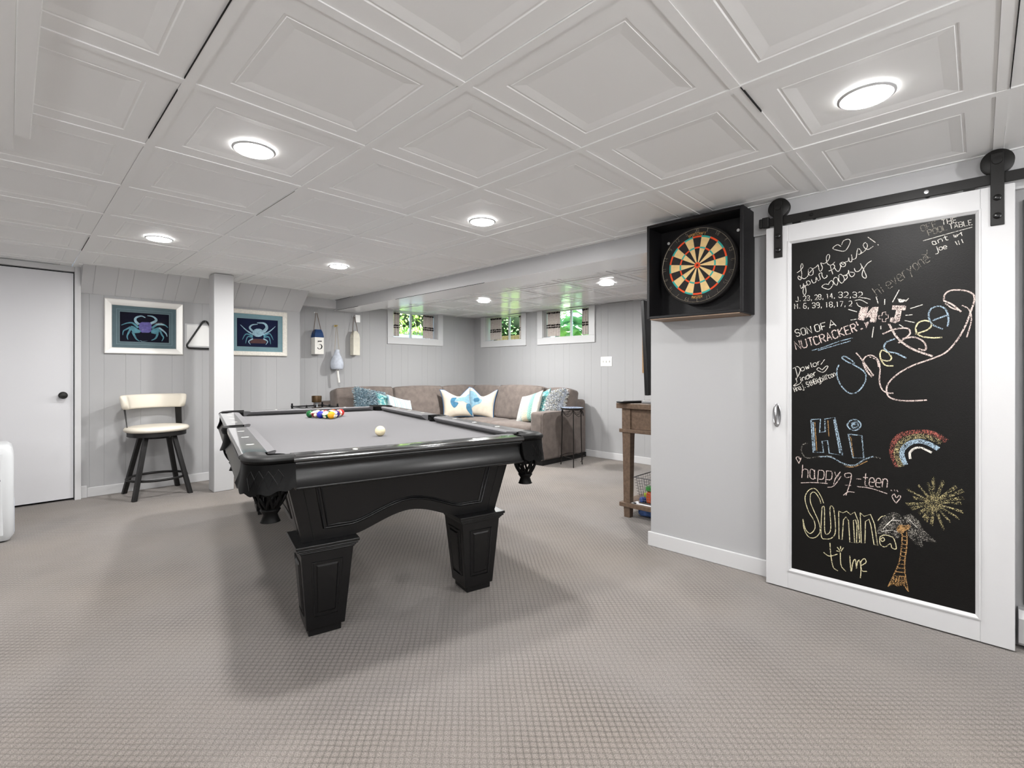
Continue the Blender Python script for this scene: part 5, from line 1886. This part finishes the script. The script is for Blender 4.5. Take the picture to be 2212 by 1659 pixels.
for y0, y1 in ((3.87, 4.62), (4.625, 5.60)):
    soft('seat_cushion', 4.335, 4.97, y0, y1, .295, .455, .05, .012)
TB = Matrix.Rotation(R(-12), 4, 'X')
TBx = Matrix.Rotation(R(12), 4, 'Y')
def back(x0, x1, y0, y1, z0, z1, rot, cr=0.0):
    def fn(q, u, v, w):
        # fuller towards the bottom, top edge slightly crowned and slumped
        return (q.x, q.y, q.z - .010 * max(0, w) * (u * u if rot is TB else v * v) ** 2)
    c = soft('back_cushion', x0, x1, y0, y1, z0, z1, .036, .014, rot, 12, fn)
    s = MB()
    M = Matrix.Translation(((x0 + x1) / 2, (y0 + y1) / 2, (z0 + z1) / 2)) @ rot
    hx, hy, hz = (x1 - x0) / 2, (y1 - y0) / 2, (z1 - z0) / 2
    e, d = .012, .010
    sec = []
    for cu, cw, a0 in ((1, 1, 0), (-1, 1, 90), (-1, -1, 180), (1, -1, 270)):
        for k in range(5):
            a = R(a0 + 22.5 * k)
            sec.append((cu, cw, math.cos(a), math.sin(a)))
    for front in (-1,):
        pts = []
        for cu, cw, ca, sa in sec:
            if rot is TB:
                pts.append(M @ Vector((cu * (hx - e - .03) + .03 * ca, front * (hy - d), cw * (hz - e - .03) + .03 * sa)))
            else:
                pts.append(M @ Vector((front * (hx - d), cu * (hy - e - .03) + .03 * ca, cw * (hz - e - .03) + .03 * sa)))
        s.tube(pts, .0045, 6, closed=True)
    s.build('piping', M_sofa, c, smooth=60)
    return c
back(2.70, 3.49, 5.475, 5.665, .44, .905, TB)
back(3.495, 4.29, 5.465, 5.655, .44, .90, TB)
back(4.295, 5.00, 5.475, 5.665, .44, .895, TB)
back(4.82, 5.01, 4.93, 5.50, .44, .895, TBx)
back(4.80, 4.99, 4.12, 4.925, .44, .91, TBx)
back(4.86, 5.05, 3.70, 4.115, .44, .885, TBx)
# piping along the arm front
s = MB()
s.tube([(4.316, SYF - .027, .07), (4.316, SYF - .027, .58), (4.335, SYF - .027, .612), (4.37, SYF - .03, .622), (5.15, SYF - .03, .618)], .0045, 6)
s.build('piping', M_sofa, sofa, smooth=60)

# ------------------------------------------------------------------ pillows
def lens(u, v, w, h, t, pinch=.12, dent=0.0):
    """u, v in -1..1 on the front: x, z, half thickness"""
    x = w / 2 * u * (1 - pinch * (1 - v * v) ** 1.0 * abs(u) ** 2)
    z = h / 2 * v * (1 - pinch * (1 - u * u) * abs(v) ** 2)
    if dent and v > 0:
        z -= dent * h * max(0.0, 1 - abs(u - .1) / .85) ** 1.2 * v ** 2
    k = max(0.0, (1 - u * u) * (1 - v * v))
    return x, z, t / 2 * k ** .42
def pillow(label, c, w, h, t, face, lean, roll, m, dent=0.0, trim=None, name='throw_pillow', group='throw pillows on the sofa'):
    """face: heading (degrees, room axes) the front looks towards; lean: tipped back"""
    o = thing(name, c, label, 'pillow', group)
    o.rotation_euler = (Matrix.Rotation(R(face + 90), 4, 'Z') @ Matrix.Rotation(R(-lean), 4, 'X') @ Matrix.Rotation(R(roll), 4, 'Y')).to_euler()
    s = MB(world=False)
    n = 18
    for sg in (-1, 1):
        rows = []
        for j in range(n + 1):
            v = math.sin(PI / 2 * (-1 + 2 * j / n))
            row = []
            for i in range(n + 1):
                u = math.sin(PI / 2 * (-1 + 2 * i / n))
                x, z, d = lens(u, v, w, h, t, dent=dent)
                row.append((x, sg * (d + .001), z))
            rows.append(row)
        s.loops(rows, closed=False, cap=False)
    b = s.build('cover', m, o, smooth=180)
    if trim:
        e = MB(world=False)
        path = []
        for a, bq_ in ((0, 1), (1, 1), (2, 1), (3, 1)):
            for k in range(16):
                q = -1 + 2 * k / 16
                u, v = ((q, -1), (1, q), (-q, 1), (-1, -q))[a]
                x, z, d = lens(u, v, w, h, t, dent=dent)
                path.append((x, 0, z))
        e.tube(path, .006, 6, closed=True)
        e.build('piping', trim, o, smooth=60)
    return o
def shag(o, w, h, t, mats, n, ln, seed):
    r = random.Random(seed)
    s = MB(world=False)
    for i in range(n):
        u, v = r.uniform(-1, 1), r.uniform(-1, 1)
        sg = -1 if r.random() < .72 else 1
        x, z, d = lens(u, v, w, h, t)
        y = sg * d
        nx, ny, nz = u * .5 + r.uniform(-.5, .5), sg * (1.1 - .6 * max(u * u, v * v)), v * .5 + r.uniform(-.5, .5)
        L = math.sqrt(nx * nx + ny * ny + nz * nz)
        nx, ny, nz = nx / L, ny / L, nz / L
        l = ln * r.uniform(.6, 1.2)
        wx, wz = r.uniform(-1, 1), r.uniform(-1, 1)
        k = .0042 / (math.hypot(wx, wz) or 1)
        wx, wz = wx * k, wz * k
        p1 = (x + nx * l * .55, y + ny * l * .55, z + nz * l * .55)
        p2 = (x + nx * l * .9 + r.uniform(-.3, .3) * l, y + ny * l * .8, z + nz * l * .8 - l * .15)
        s.m = r.randrange(len(mats))
        s.add([(x - wx, y, z - wz), (x + wx, y, z + wz), (p1[0] + wx, p1[1], p1[2] + wz), (p1[0] - wx, p1[1], p1[2] - wz), p2], [(0, 1, 2, 3), (3, 2, 4)])
    q = s.build('shag_pile', mats, o, smooth=0)
    q['kind'] = 'stuff'
def pm(px, py, y=None, x=None):
    if y is None:
        y = y_at(px, x)
    else:
        x = x_at(px, y)
    return (x, y, z_at(px, py, x, y))
def striped(name, axis, stops, scale):
    g = G(name, color='dfe6e6', rough=.95, spec=.1, sheen=.1)
    o = g.sep(g.obj())[axis]
    fr_ = g.math('FRACT', g.math('ADD', g.math('MULTIPLY', o, scale), 10.0))
    c = g.ramp(fr_, stops)
    g.nt.nodes[-1].color_ramp.interpolation = 'CONSTANT' if False else 'LINEAR'
    g.base(c)
    g.bump(g.noise(500, 2), .3, .002)
    return g.m
M_bl1, M_bl2, M_bl3 = mat('shag_blue', '8ea4ae', rough=.9), mat('shag_blue_deep', '6b828e', rough=.9), mat('shag_blue_pale', 'b6c2c8', rough=.9)
p = pillow('shaggy pale blue pillow at the left end of the sofa', pm(801, 876, y=5.33), .44, .40, .15, -78, 22, 12, M_bl2)
shag(p, .44, .40, .15, [M_bl1, M_bl1, M_bl2, M_bl3], 3800, .045, 1)
M_tstripe = striped('pale_blue_stripe', 0, [(0, 'c6ced2'), (.3, 'bcc8ce'), (.38, '74a2b4'), (.5, 'b4c4ca'), (.62, 'cccecc'), (.72, '5f97ac'), (.8, 'c4ced2'), (1, 'c6ced2')], 11)
g_ = G('teal_woven_pattern', color='5fa9ae', rough=.95, sheen=.1)
g_.base(g_.ramp(g_.noise(38, 3, g_.obj()), [(.35, '35757c'), (.5, '629c9c'), (.62, 'aebcb2'), (.7, '48868c')]))
M_teal = g_.m
pillow('teal patterned pillow tucked behind the pale striped one, left part of the sofa', pm(842, 886, y=5.27), .44, .40, .14, -80, 24, 16, M_teal)
pillow('pale blue striped pillow leaning beside the teal one, left part of the sofa', pm(867, 890, y=5.20), .44, .40, .13, -70, 24, 14, M_tstripe)
# a fish in two halves across two cream pillows
M_cp = fabric('cream_canvas', 'c2b9aa', .05, 900, .05)
M_fb = mat('fish_blue', '7c9fb0', rough=.9, mottle=.18, mscale=30)
M_fd = mat('fish_deep_blue', '3c6c88', rough=.9, mottle=.2, mscale=30)
M_fo = mat('fish_olive', '7f9a78', rough=.9, mottle=.2, mscale=30)
M_pipe = mat('blue_piping', '3f6f9c', rough=.9)
def motif(o, w, h, t, dent, patches, mats):
    s = MB(world=False)
    for mi, poly in patches:
        s.m = mi
        sp = smooth_line(list(poly) + [poly[0]], 5)[:-1]
        cu, cv = sum(a for a, b in sp) / len(sp), sum(b for a, b in sp) / len(sp)
        rings = []
        for k in range(6):
            f_ = max(.001, k / 5)
            ring = []
            for a, b in sp:
                u, v = cu + (a - cu) * f_, cv + (b - cv) * f_
                x, z, d = lens(u, v, w, h, t, dent=dent)
                ring.append((x, -d - .0025 - .0005 * mi, z))
            rings.append(ring)
        s.loops(rings, cap=False)
    s.build('fish_motif', mats, o, smooth=180)
FW, FH, FT = .44, .42, .15
c1 = pm(987, 871, y=5.27)
p = pillow('cream pillow printed with a blue fish tail, left of the pair in the sofa corner', c1, FW, FH, FT, -113, 14, -3, M_cp, dent=.30, trim=M_pipe)
motif(p, FW, FH, FT, .30, [(0, [(.05, .45), (.5, .38), (.92, .55), (.95, -.1), (.6, -.1), (.3, .05), (.0, .1)]), (1, [(-.05, .42), (-.4, .35), (-.52, .02), (-.3, -.35), (.0, -.05), (-.25, .05)]), (0, [(-.28, .1), (.0, .05), (.12, .28), (-.1, .3)]), (1, [(.55, -.15), (.92, -.2), (.93, -.92), (.75, -.85), (.5, -.45)])], [M_fb, M_fd])
c2 = pm(1039, 870, x=4.68)
p = pillow('cream pillow printed with a blue fish head, right of the pair in the sofa corner', c2, FW, FH, FT, -150, 14, 5, M_cp, dent=.30, trim=M_pipe)
motif(p, FW, FH, FT, .30, [(0, [(-.93, .7), (-.4, .78), (-.1, .35), (.15, .15), (.05, -.12), (-.3, -.3), (-.7, -.75), (-.93, -.8)]), (1, [(-.42, .2), (-.15, .3), (.0, .12), (-.12, -.02), (-.38, -.02)]), (2, [(-.93, -.2), (-.75, -.4), (-.8, -.85), (-.93, -.9)])], [M_fb, M_fd, M_fo])
# right end: knobbly cream and teal pillow, teal pillow behind, white shag
g_ = G('cream_tufted_stripe', color='e8e4d6', rough=.95, sheen=.1)
o_ = g_.obj()
xs_ = g_.sep(o_)[0]
base_ = g_.ramp(g_.math('FRACT', g_.math('ADD', g_.math('MULTIPLY', xs_, 2.2), 10.5)), [(0, 'c4c2bc'), (.32, 'b6bcbc'), (.36, '90aaac'), (.42, 'c4bea8'), (.62, 'beb498'), (.68, '68a098'), (.8, '45857e'), (.86, 'c4c0b4'), (1, 'c4c2bc')])
knob = g_.noise(70, 2, o_)
g_.base(g_.mix(g_.math('MULTIPLY', knob, .35), base_, 'cecabe'))
g_.bump(knob, .9, .012)
M_tuft = g_.m
pillow('teal pillow wedged behind the cream tufted one at the right of the sofa', pm(1165, 880, x=4.78), .42, .44, .12, 158, 20, -16, M_teal)
pillow('cream tufted pillow with teal stripe, front right of the sofa', pm(1143, 882, x=4.66), .46, .42, .14, 163, 24, -14, M_tuft)
M_sh1, M_sh2, M_sh3 = mat('shag_white', 'd0d2d5', rough=.9), mat('shag_grey_blue', 'a4abb6', rough=.9), mat('shag_cream', 'c4c0b0', rough=.9)
p = pillow('shaggy white and grey pillow against the right arm of the sofa', pm(1193, 878, x=4.80), .42, .42, .16, 165, 24, -10, M_sh2)
shag(p, .42, .42, .16, [M_sh1, M_sh1, M_sh2, M_sh3], 5600, .050, 2)

# ------------------------------------------------------------------ wrought-iron accent table at the sofa end
M_iron = mat('black_wrought_iron', '1a1614', rough=.5, metal=.4)
tt = thing('accent_table', (4.60, 3.45, 0), 'spindly black iron accent table with a round mosaic top, by the sofa arm', 'side table')
tx, ty, tz = 4.60, 3.45, .685
g_ = G('pale_blue_mosaic', color='98a4b8', rough=.25)
vo = g_.n('ShaderNodeTexVoronoi')
vo.feature = 'DISTANCE_TO_EDGE'
vo.inputs['Scale'].default_value = 38
g_.l(g_.obj(), vo.inputs['Vector'])
g_.base(g_.ramp(vo.outputs['Distance'], [(.02, '3c4252'), (.08, '98a6bc')]))
s = MB()
s.lathe([(.0005, tz - .012), (.128, tz - .012), (.130, tz - .004), (.126, tz), (.0005, tz)], (tx, ty, 0), 'Z', 40)
s.build('mosaic_top', g_.m, tt, smooth=40)
s = MB()
s.lathe([(.131, tz - .022), (.136, tz - .022), (.137, tz - .002), (.131, tz - .002)], (tx, ty, 0), 'Z', 40)
s.build('top_rim', M_iron, tt, smooth=40)
for k in range(3):
    a = R(108 + 120 * k - 5)
    c_, s__ = math.cos(a), math.sin(a)
    s = MB()
    s.tube([(tx + .128 * c_, ty + .128 * s__, tz - .015), (tx + .132 * c_, ty + .132 * s__, .35), (tx + .142 * c_, ty + .142 * s__, .05), (tx + .146 * c_, ty + .146 * s__, 0)], .006, 8)
    s.build('leg', M_iron, tt, smooth=60)
    a2 = a + R(120)
    mid = a + R(60)
    for z0_, dip, rr_ in ((tz - .03, .07, .0028), (tz - .03, .045, .002)):
        s = MB()
        pts = []
        for q in range(13):
            u = q / 12
            aa = a + R(120) * u
            pts.append((tx + .131 * math.cos(aa), ty + .131 * math.sin(aa), z0_ - dip * abs(math.sin(PI * u * 2)) ))
        s.tube(pts, rr_, 5)
        s.build('wire_scallop', M_iron, tt, smooth=60)
    s = MB()
    pts = []
    for q in range(13):
        u = q / 12
        aa = a + R(120) * u
        pts.append((tx + .142 * math.cos(aa), ty + .142 * math.sin(aa), .105 + .02 * math.sin(PI * u)))
    s.tube(pts, .0035, 6)
    s.build('stretcher', M_iron, tt, smooth=60)
    s = MB()
    pts = [(tx + (.146 + .03 * q / 8 * math.sin(q * .55)) * c_, ty + (.146 + .03 * q / 8 * math.sin(q * .55)) * s__, .10 - .07 * q / 8) for q in range(9)]
    s.tube(pts, .0028, 5)
    s.build('scroll', M_iron, tt, smooth=60)

# ------------------------------------------------------------------ glass end table behind the pool table
M_dmetal = mat('gunmetal', '3a3a3c', rough=.25, metal=.9)
et = thing('end_table', (2.36, 5.33, 0), 'glass-topped metal end table left of the sofa, behind the pool table', 'end table')
ex0, ex1, ey0, ey1, ez = 2.19, 2.535, 5.14, 5.52, .703
MB().box(ex0 + .008, ex1 - .008, ey0 + .008, ey1 - .008, ez - .012, ez - .004).build('glass_top', mat('grey_tinted_glass', '9aa4ac', rough=.05, trans=.75), et, smooth=0)
for a, b in (((ex0, ey0), (ex1, ey0)), ((ex1, ey0), (ex1, ey1)), ((ex1, ey1), (ex0, ey1)), ((ex0, ey1), (ex0, ey0))):
    s = MB()
    s.tube([(a[0], a[1], ez + .012), (b[0], b[1], ez + .012)], .007, 8)
    s.build('rail', M_dmetal, et, smooth=60)
for cx_ in (ex0, ex1):
    for cy_ in (ey0, ey1):
        s = MB()
        s.lathe([(.0005, 0), (.011, 0), (.011, ez + .01), (.014, ez + .014), (.014, ez + .022), (.007, ez + .028), (.010, ez + .036), (.009, ez + .046), (.0005, ez + .05)], (cx_, cy_, 0), 'Z', 14)
        s.build('leg', M_dmetal, et, smooth=40)
for k in (.27, .73):
    s = MB()
    xx = ex0 + (ex1 - ex0) * k
    s.lathe([(.0005, ez - .004), (.009, ez - .004), (.009, ez + .03), (.012, ez + .036), (.010, ez + .044), (.0005, ez + .046)], (xx, ey0, 0), 'Z', 12)
    s.build('finial', M_dmetal, et, smooth=40)
cx_, cy_ = x_at(684, 5.30), 5.30
ch_ = thing('candle_holder', (cx_, cy_, ez - .004), 'brown ribbed drum candle holder on a glass foot, on the end table', 'candle holder')
g_ = G('ribbed_bronze', color='5a4426', rough=.35, metal=.5)
g_.base(g_.ramp(g_.math('ABSOLUTE', g_.math('SINE', g_.math('MULTIPLY', g_.sep(g_.obj())[0], 260))), [(.1, '1c140a'), (.7, '4e3a20')]))
s = MB()
s.lathe([(.044, ez + .062), (.051, ez + .066), (.053, ez + .130), (.051, ez + .134), (.047, ez + .134), (.046, ez + .08), (.0005, ez + .08)], (cx_, cy_, 0), 'Z', 36, cap=False)
s.build('drum', g_.m, ch_, smooth=40)
s = MB()
s.lathe([(.0005, ez - .004), (.036, ez - .004), (.034, ez + .004), (.012, ez + .014), (.012, ez + .044), (.040, ez + .063), (.0005, ez + .065)], (cx_, cy_, 0), 'Z', 28)
s.build('foot', mat('clear_foot_glass', 'c8ccd0', rough=.08, trans=.6), ch_, smooth=40)

# ------------------------------------------------------------------ curtains with pompom rows
g_ = G('oatmeal_woven_curtain', color='d6cdc6', rough=.95, sheen=.1)
o_ = g_.pos()
mp_ = g_.n('ShaderNodeMapping')
mp_.inputs['Scale'].default_value = (30, 30, 260)
g_.l(o_, mp_.inputs['Vector'])
g_.base(g_.ramp(g_.noise(1.0, 3, mp_.outputs[0]), [(.3, 'a89a92'), (.55, 'c8c0ba'), (.75, 'b6aeac')]))
M_curt = g_.m
M_pom = mat('dark_brown_pompoms', '1c1614', rough=.95)
def curtain(axis, const, a0, a1, z0, z1, label, seed):
    P = (lambda a, d, z: (a, const + d, z)) if axis == 'Y' else (lambda a, d, z: (const + d, a, z))
    r = thing('curtain_panel', P((a0 + a1) / 2, .09, z0), label, 'curtain', 'small window curtains')
    rr = random.Random(seed)
    ph = rr.uniform(0, 6)
    nf = (a1 - a0) / .045
    N = 36
    def dpt(u, v):
        return .085 + .011 * math.sin(ph + u * nf * 2 * PI + .6 * v) * (.6 + .4 * v)
    s = MB()
    rows = []
    for v in range(9):
        t = v / 8
        rows.append([P(a0 + (a1 - a0) * u / N, dpt(u / N, 1 - t), z0 + (z1 - z0) * t) for u in range(N + 1)])
    for v in range(8, -1, -1):
        t = v / 8
        rows.append([P(a0 + (a1 - a0) * u / N, dpt(u / N, 1 - t) + .002, z0 + (z1 - z0) * t) for u in range(N + 1)])
    s.loops(rows, closed=False, cap=False)
    s.build('cloth', M_curt, r, smooth=80)
    for t in (.93, .445, .36):
        s = MB()
        n = int((a1 - a0) / .017)
        s.tube([P(a0 + (a1 - a0) * u / N, dpt(u / N, 1 - t) - .003, z0 + (z1 - z0) * t) for u in range(N + 1)], .002, 5)
        for k in range(n):
            u = (k + .5) / n
            s.sphere(P(a0 + (a1 - a0) * u, dpt(u, 1 - t) - .006, z0 + (z1 - z0) * t + rr.uniform(-.003, .003)), rr.uniform(.008, .012), 8, 6)
        s.build('pompom_row', M_pom, r, smooth=60)
def cpx(axis, const, p0, p1):
    f_ = x_at if axis == 'Y' else y_at
    q = sorted((f_(p0, const + .085), f_(p1, const + .085)))
    return q
for axis, const, p0, p1, z0, lb in (('Y', YB, 850, 863, 1.612, 'narrow oatmeal curtain at the left of the window above the sofa, nearest the buoys'), ('Y', YB, 914, 938, 1.605, 'oatmeal curtain at the right of the window on the buoy wall'),
        ('X', XB, 1060, 1083, 1.607, 'oatmeal curtain at the left of the window nearest the room corner'), ('X', XB, 1121, 1129, 1.607, 'sliver of oatmeal curtain at the right of the window nearest the corner'),
        ('X', XB, 1182, 1211, 1.604, 'oatmeal curtain at the left of the window beside the switch plate'), ('X', XB, 1258, 1273, 1.604, 'oatmeal curtain at the right of the window beside the switch plate')):
    a0, a1 = cpx(axis, const, p0, p1)
    hole = W1 if axis == 'Y' else (W2 if p0 < 1150 else W3)
    a0, a1 = max(a0, hole[0] + .012), min(a1, hole[1] - .012)
    curtain(axis, const, a0, a1, z0, ZD - .008, lb, p0)

# ------------------------------------------------------------------ garden outside the windows
M_grass = mat('garden_lawn', '5c7a38', rough=.95, mottle=.4, mscale=30)
gr = MB()
gr.box(1.5, 16, YB + .25, 16, 1.38, 1.48)
gr.box(XB + .25, 16, -2, YB + .25, 1.38, 1.48)
struct(gr, 'garden_ground', M_grass, smooth=0)
def leaf_mat(name, c0, c1):
    g = G(name, color=c0, rough=.55, spec=.4)
    g.base(g.ramp(g.noise(9, 3, g.pos()), [(.3, c0), (.7, c1)]))
    g.b.inputs['Subsurface Weight'].default_value = 0
    return g.m
def bush(name, c, rad, n, ls, m, label, seed, cat='bush', core='1c2a14', asp=.45):
    r = random.Random(seed)
    o = thing(name, (c[0], c[1], 1.48), label, cat)
    s = MB()
    for i in range(n):
        th_, ph = r.uniform(0, 2 * PI), math.acos(r.uniform(-1, 1))
        k = r.uniform(.72, 1.05)
        d = Vector((math.sin(ph) * math.cos(th_), math.sin(ph) * math.sin(th_), math.cos(ph)))
        p = Vector(c) + Vector((d.x * rad[0] * k, d.y * rad[1] * k, d.z * rad[2] * k))
        if p.z < 1.5:
            p.z = 1.5 + r.uniform(0, .1)
        a = (d + Vector((r.uniform(-.8, .8), r.uniform(-.8, .8), r.uniform(-.3, .9)))).normalized()
        b = a.cross(Vector((r.uniform(-1, 1), r.uniform(-1, 1), r.uniform(-1, 1)))).normalized()
        nrm = a.cross(b)
        l = ls * r.uniform(.6, 1.3)
        w = l * asp
        s.add([p, p + a * l * .45 + b * w * .5 + nrm * l * .05, p + a * l - nrm * l * .1, p + a * l * .45 - b * w * .5 + nrm * l * .05], [(0, 1, 2, 3)])
    s.build('foliage', m, o, smooth=0)
    s = MB()
    s.sphere((c[0], c[1], c[2]), (rad[0] * .68, rad[1] * .68, rad[2] * .68), 14, 10)
    s.tube([(c[0], c[1], 1.44), (c[0] + .02, c[1], c[2])], .04, 8)
    s.build('stems', mat('stems_' + name, core, rough=.9), o, smooth=60)
    return o
bush('garden_shrub', (6.1, 8.35, 2.3), (1.1, .8, .85), 2600, .13, leaf_mat('leaf_yellow_green', '87a040', 'd4e09a'), 'bright yellow-green shrub outside the window above the sofa', 11)
bush('garden_shrub', (7.2, 10.2, 3.0), (1.6, 1.2, 1.6), 1500, .2, leaf_mat('leaf_mid', '5e8440', 'a4bc70'), 'taller green shrub behind the yellow-green one outside the window', 12)
bush('low_hedge', (5.6, 7.35, 1.70), (1.3, .25, .20), 1600, .08, leaf_mat('leaf_fresh', '6a9a44', 'a8cc70'), 'low fresh green clipped edge outside the window above the sofa', 13, cat='hedge')
bush('evergreen_hedge', (7.7, 7.3, 2.3), (.8, 1.4, 1.0), 3600, .09, leaf_mat('leaf_hedge', '4a7440', '9cbc7c'), 'leafy green hedge outside the corner window', 14, cat='hedge')
fn_ = MB()
for k in range(12):
    fn_.box(6.9, 6.93, 5.9 + k * .1, 5.985 + k * .1, 1.48, 1.82)
fn_.box(6.93, 6.96, 5.9, 7.1, 1.6, 1.66)
tag(fn_.build('garden_fence', wood('fence_wood', '4a3e2a', '62543a'), None, smooth=0), 'short brown slatted fence outside the corner window', 'fence')
tb_ = MB().box(3.5, 6.2, 6.62, 6.70, 1.45, 1.70)
tag(tb_.build('timber_edging', mat('blue_grey_timber', '5e6c72', rough=.7, mottle=.2, mscale=8), None, smooth=0), 'blue-grey timber edging below the shrubs outside the window', 'edging')
# broad-leaved plant outside the window beside the switch plate
hp_ = thing('broad_leaf_plant', (6.15, 4.55, 1.48), 'big broad-leaved green plant outside the window beside the switch plate', 'plant')
rr = random.Random(21)
LM = [leaf_mat('hosta_leaf', '4a7a54', '94b894'), leaf_mat('hosta_leaf_light', '6e9c64', 'b4d0a0'), leaf_mat('hosta_leaf_blue', '547c6c', 'a8c4b4')]
for i in range(46):
    a = rr.uniform(0, 2 * PI)
    c_ = Vector((6.15 + rr.uniform(-.28, .28), 4.58 + rr.uniform(-.5, .5), 1.46 + rr.uniform(0, .30)))
    out = Vector((math.cos(a) - .5, math.sin(a), 0)).normalized()
    L = rr.uniform(.26, .46)
    wd = L * rr.uniform(.35, .6)
    side = out.cross(Vector((0, 0, 1)))
    s = MB()
    rows = []
    for q in range(9):
        t = q / 8
        up = .9 * L * (t - .62 * t * t) * rr.uniform(.97, 1.03) * 1.6
        ctr = c_ + out * (L * t * .9) + Vector((0, 0, up))
        w_ = wd * math.sin(PI * min(1, t * .96 + .04)) ** .75 * .5 + .004
        rows.append([ctr - side * w_ + Vector((0, 0, .25 * w_)), ctr - side * w_ * .5 + Vector((0, 0, .04 * w_)), ctr, ctr + side * w_ * .5 + Vector((0, 0, .04 * w_)), ctr + side * w_ + Vector((0, 0, .25 * w_))])
    s.loops(rows, closed=False, cap=False)
    s.build('leaf', LM[i % 3], hp_, smooth=80)
bush('evergreen_hedge', (8.6, 4.0, 2.6), (.7, 1.8, 1.3), 1800, .16, LM[0], 'dark green hedge far outside the window beside the switch plate', 15, cat='hedge')
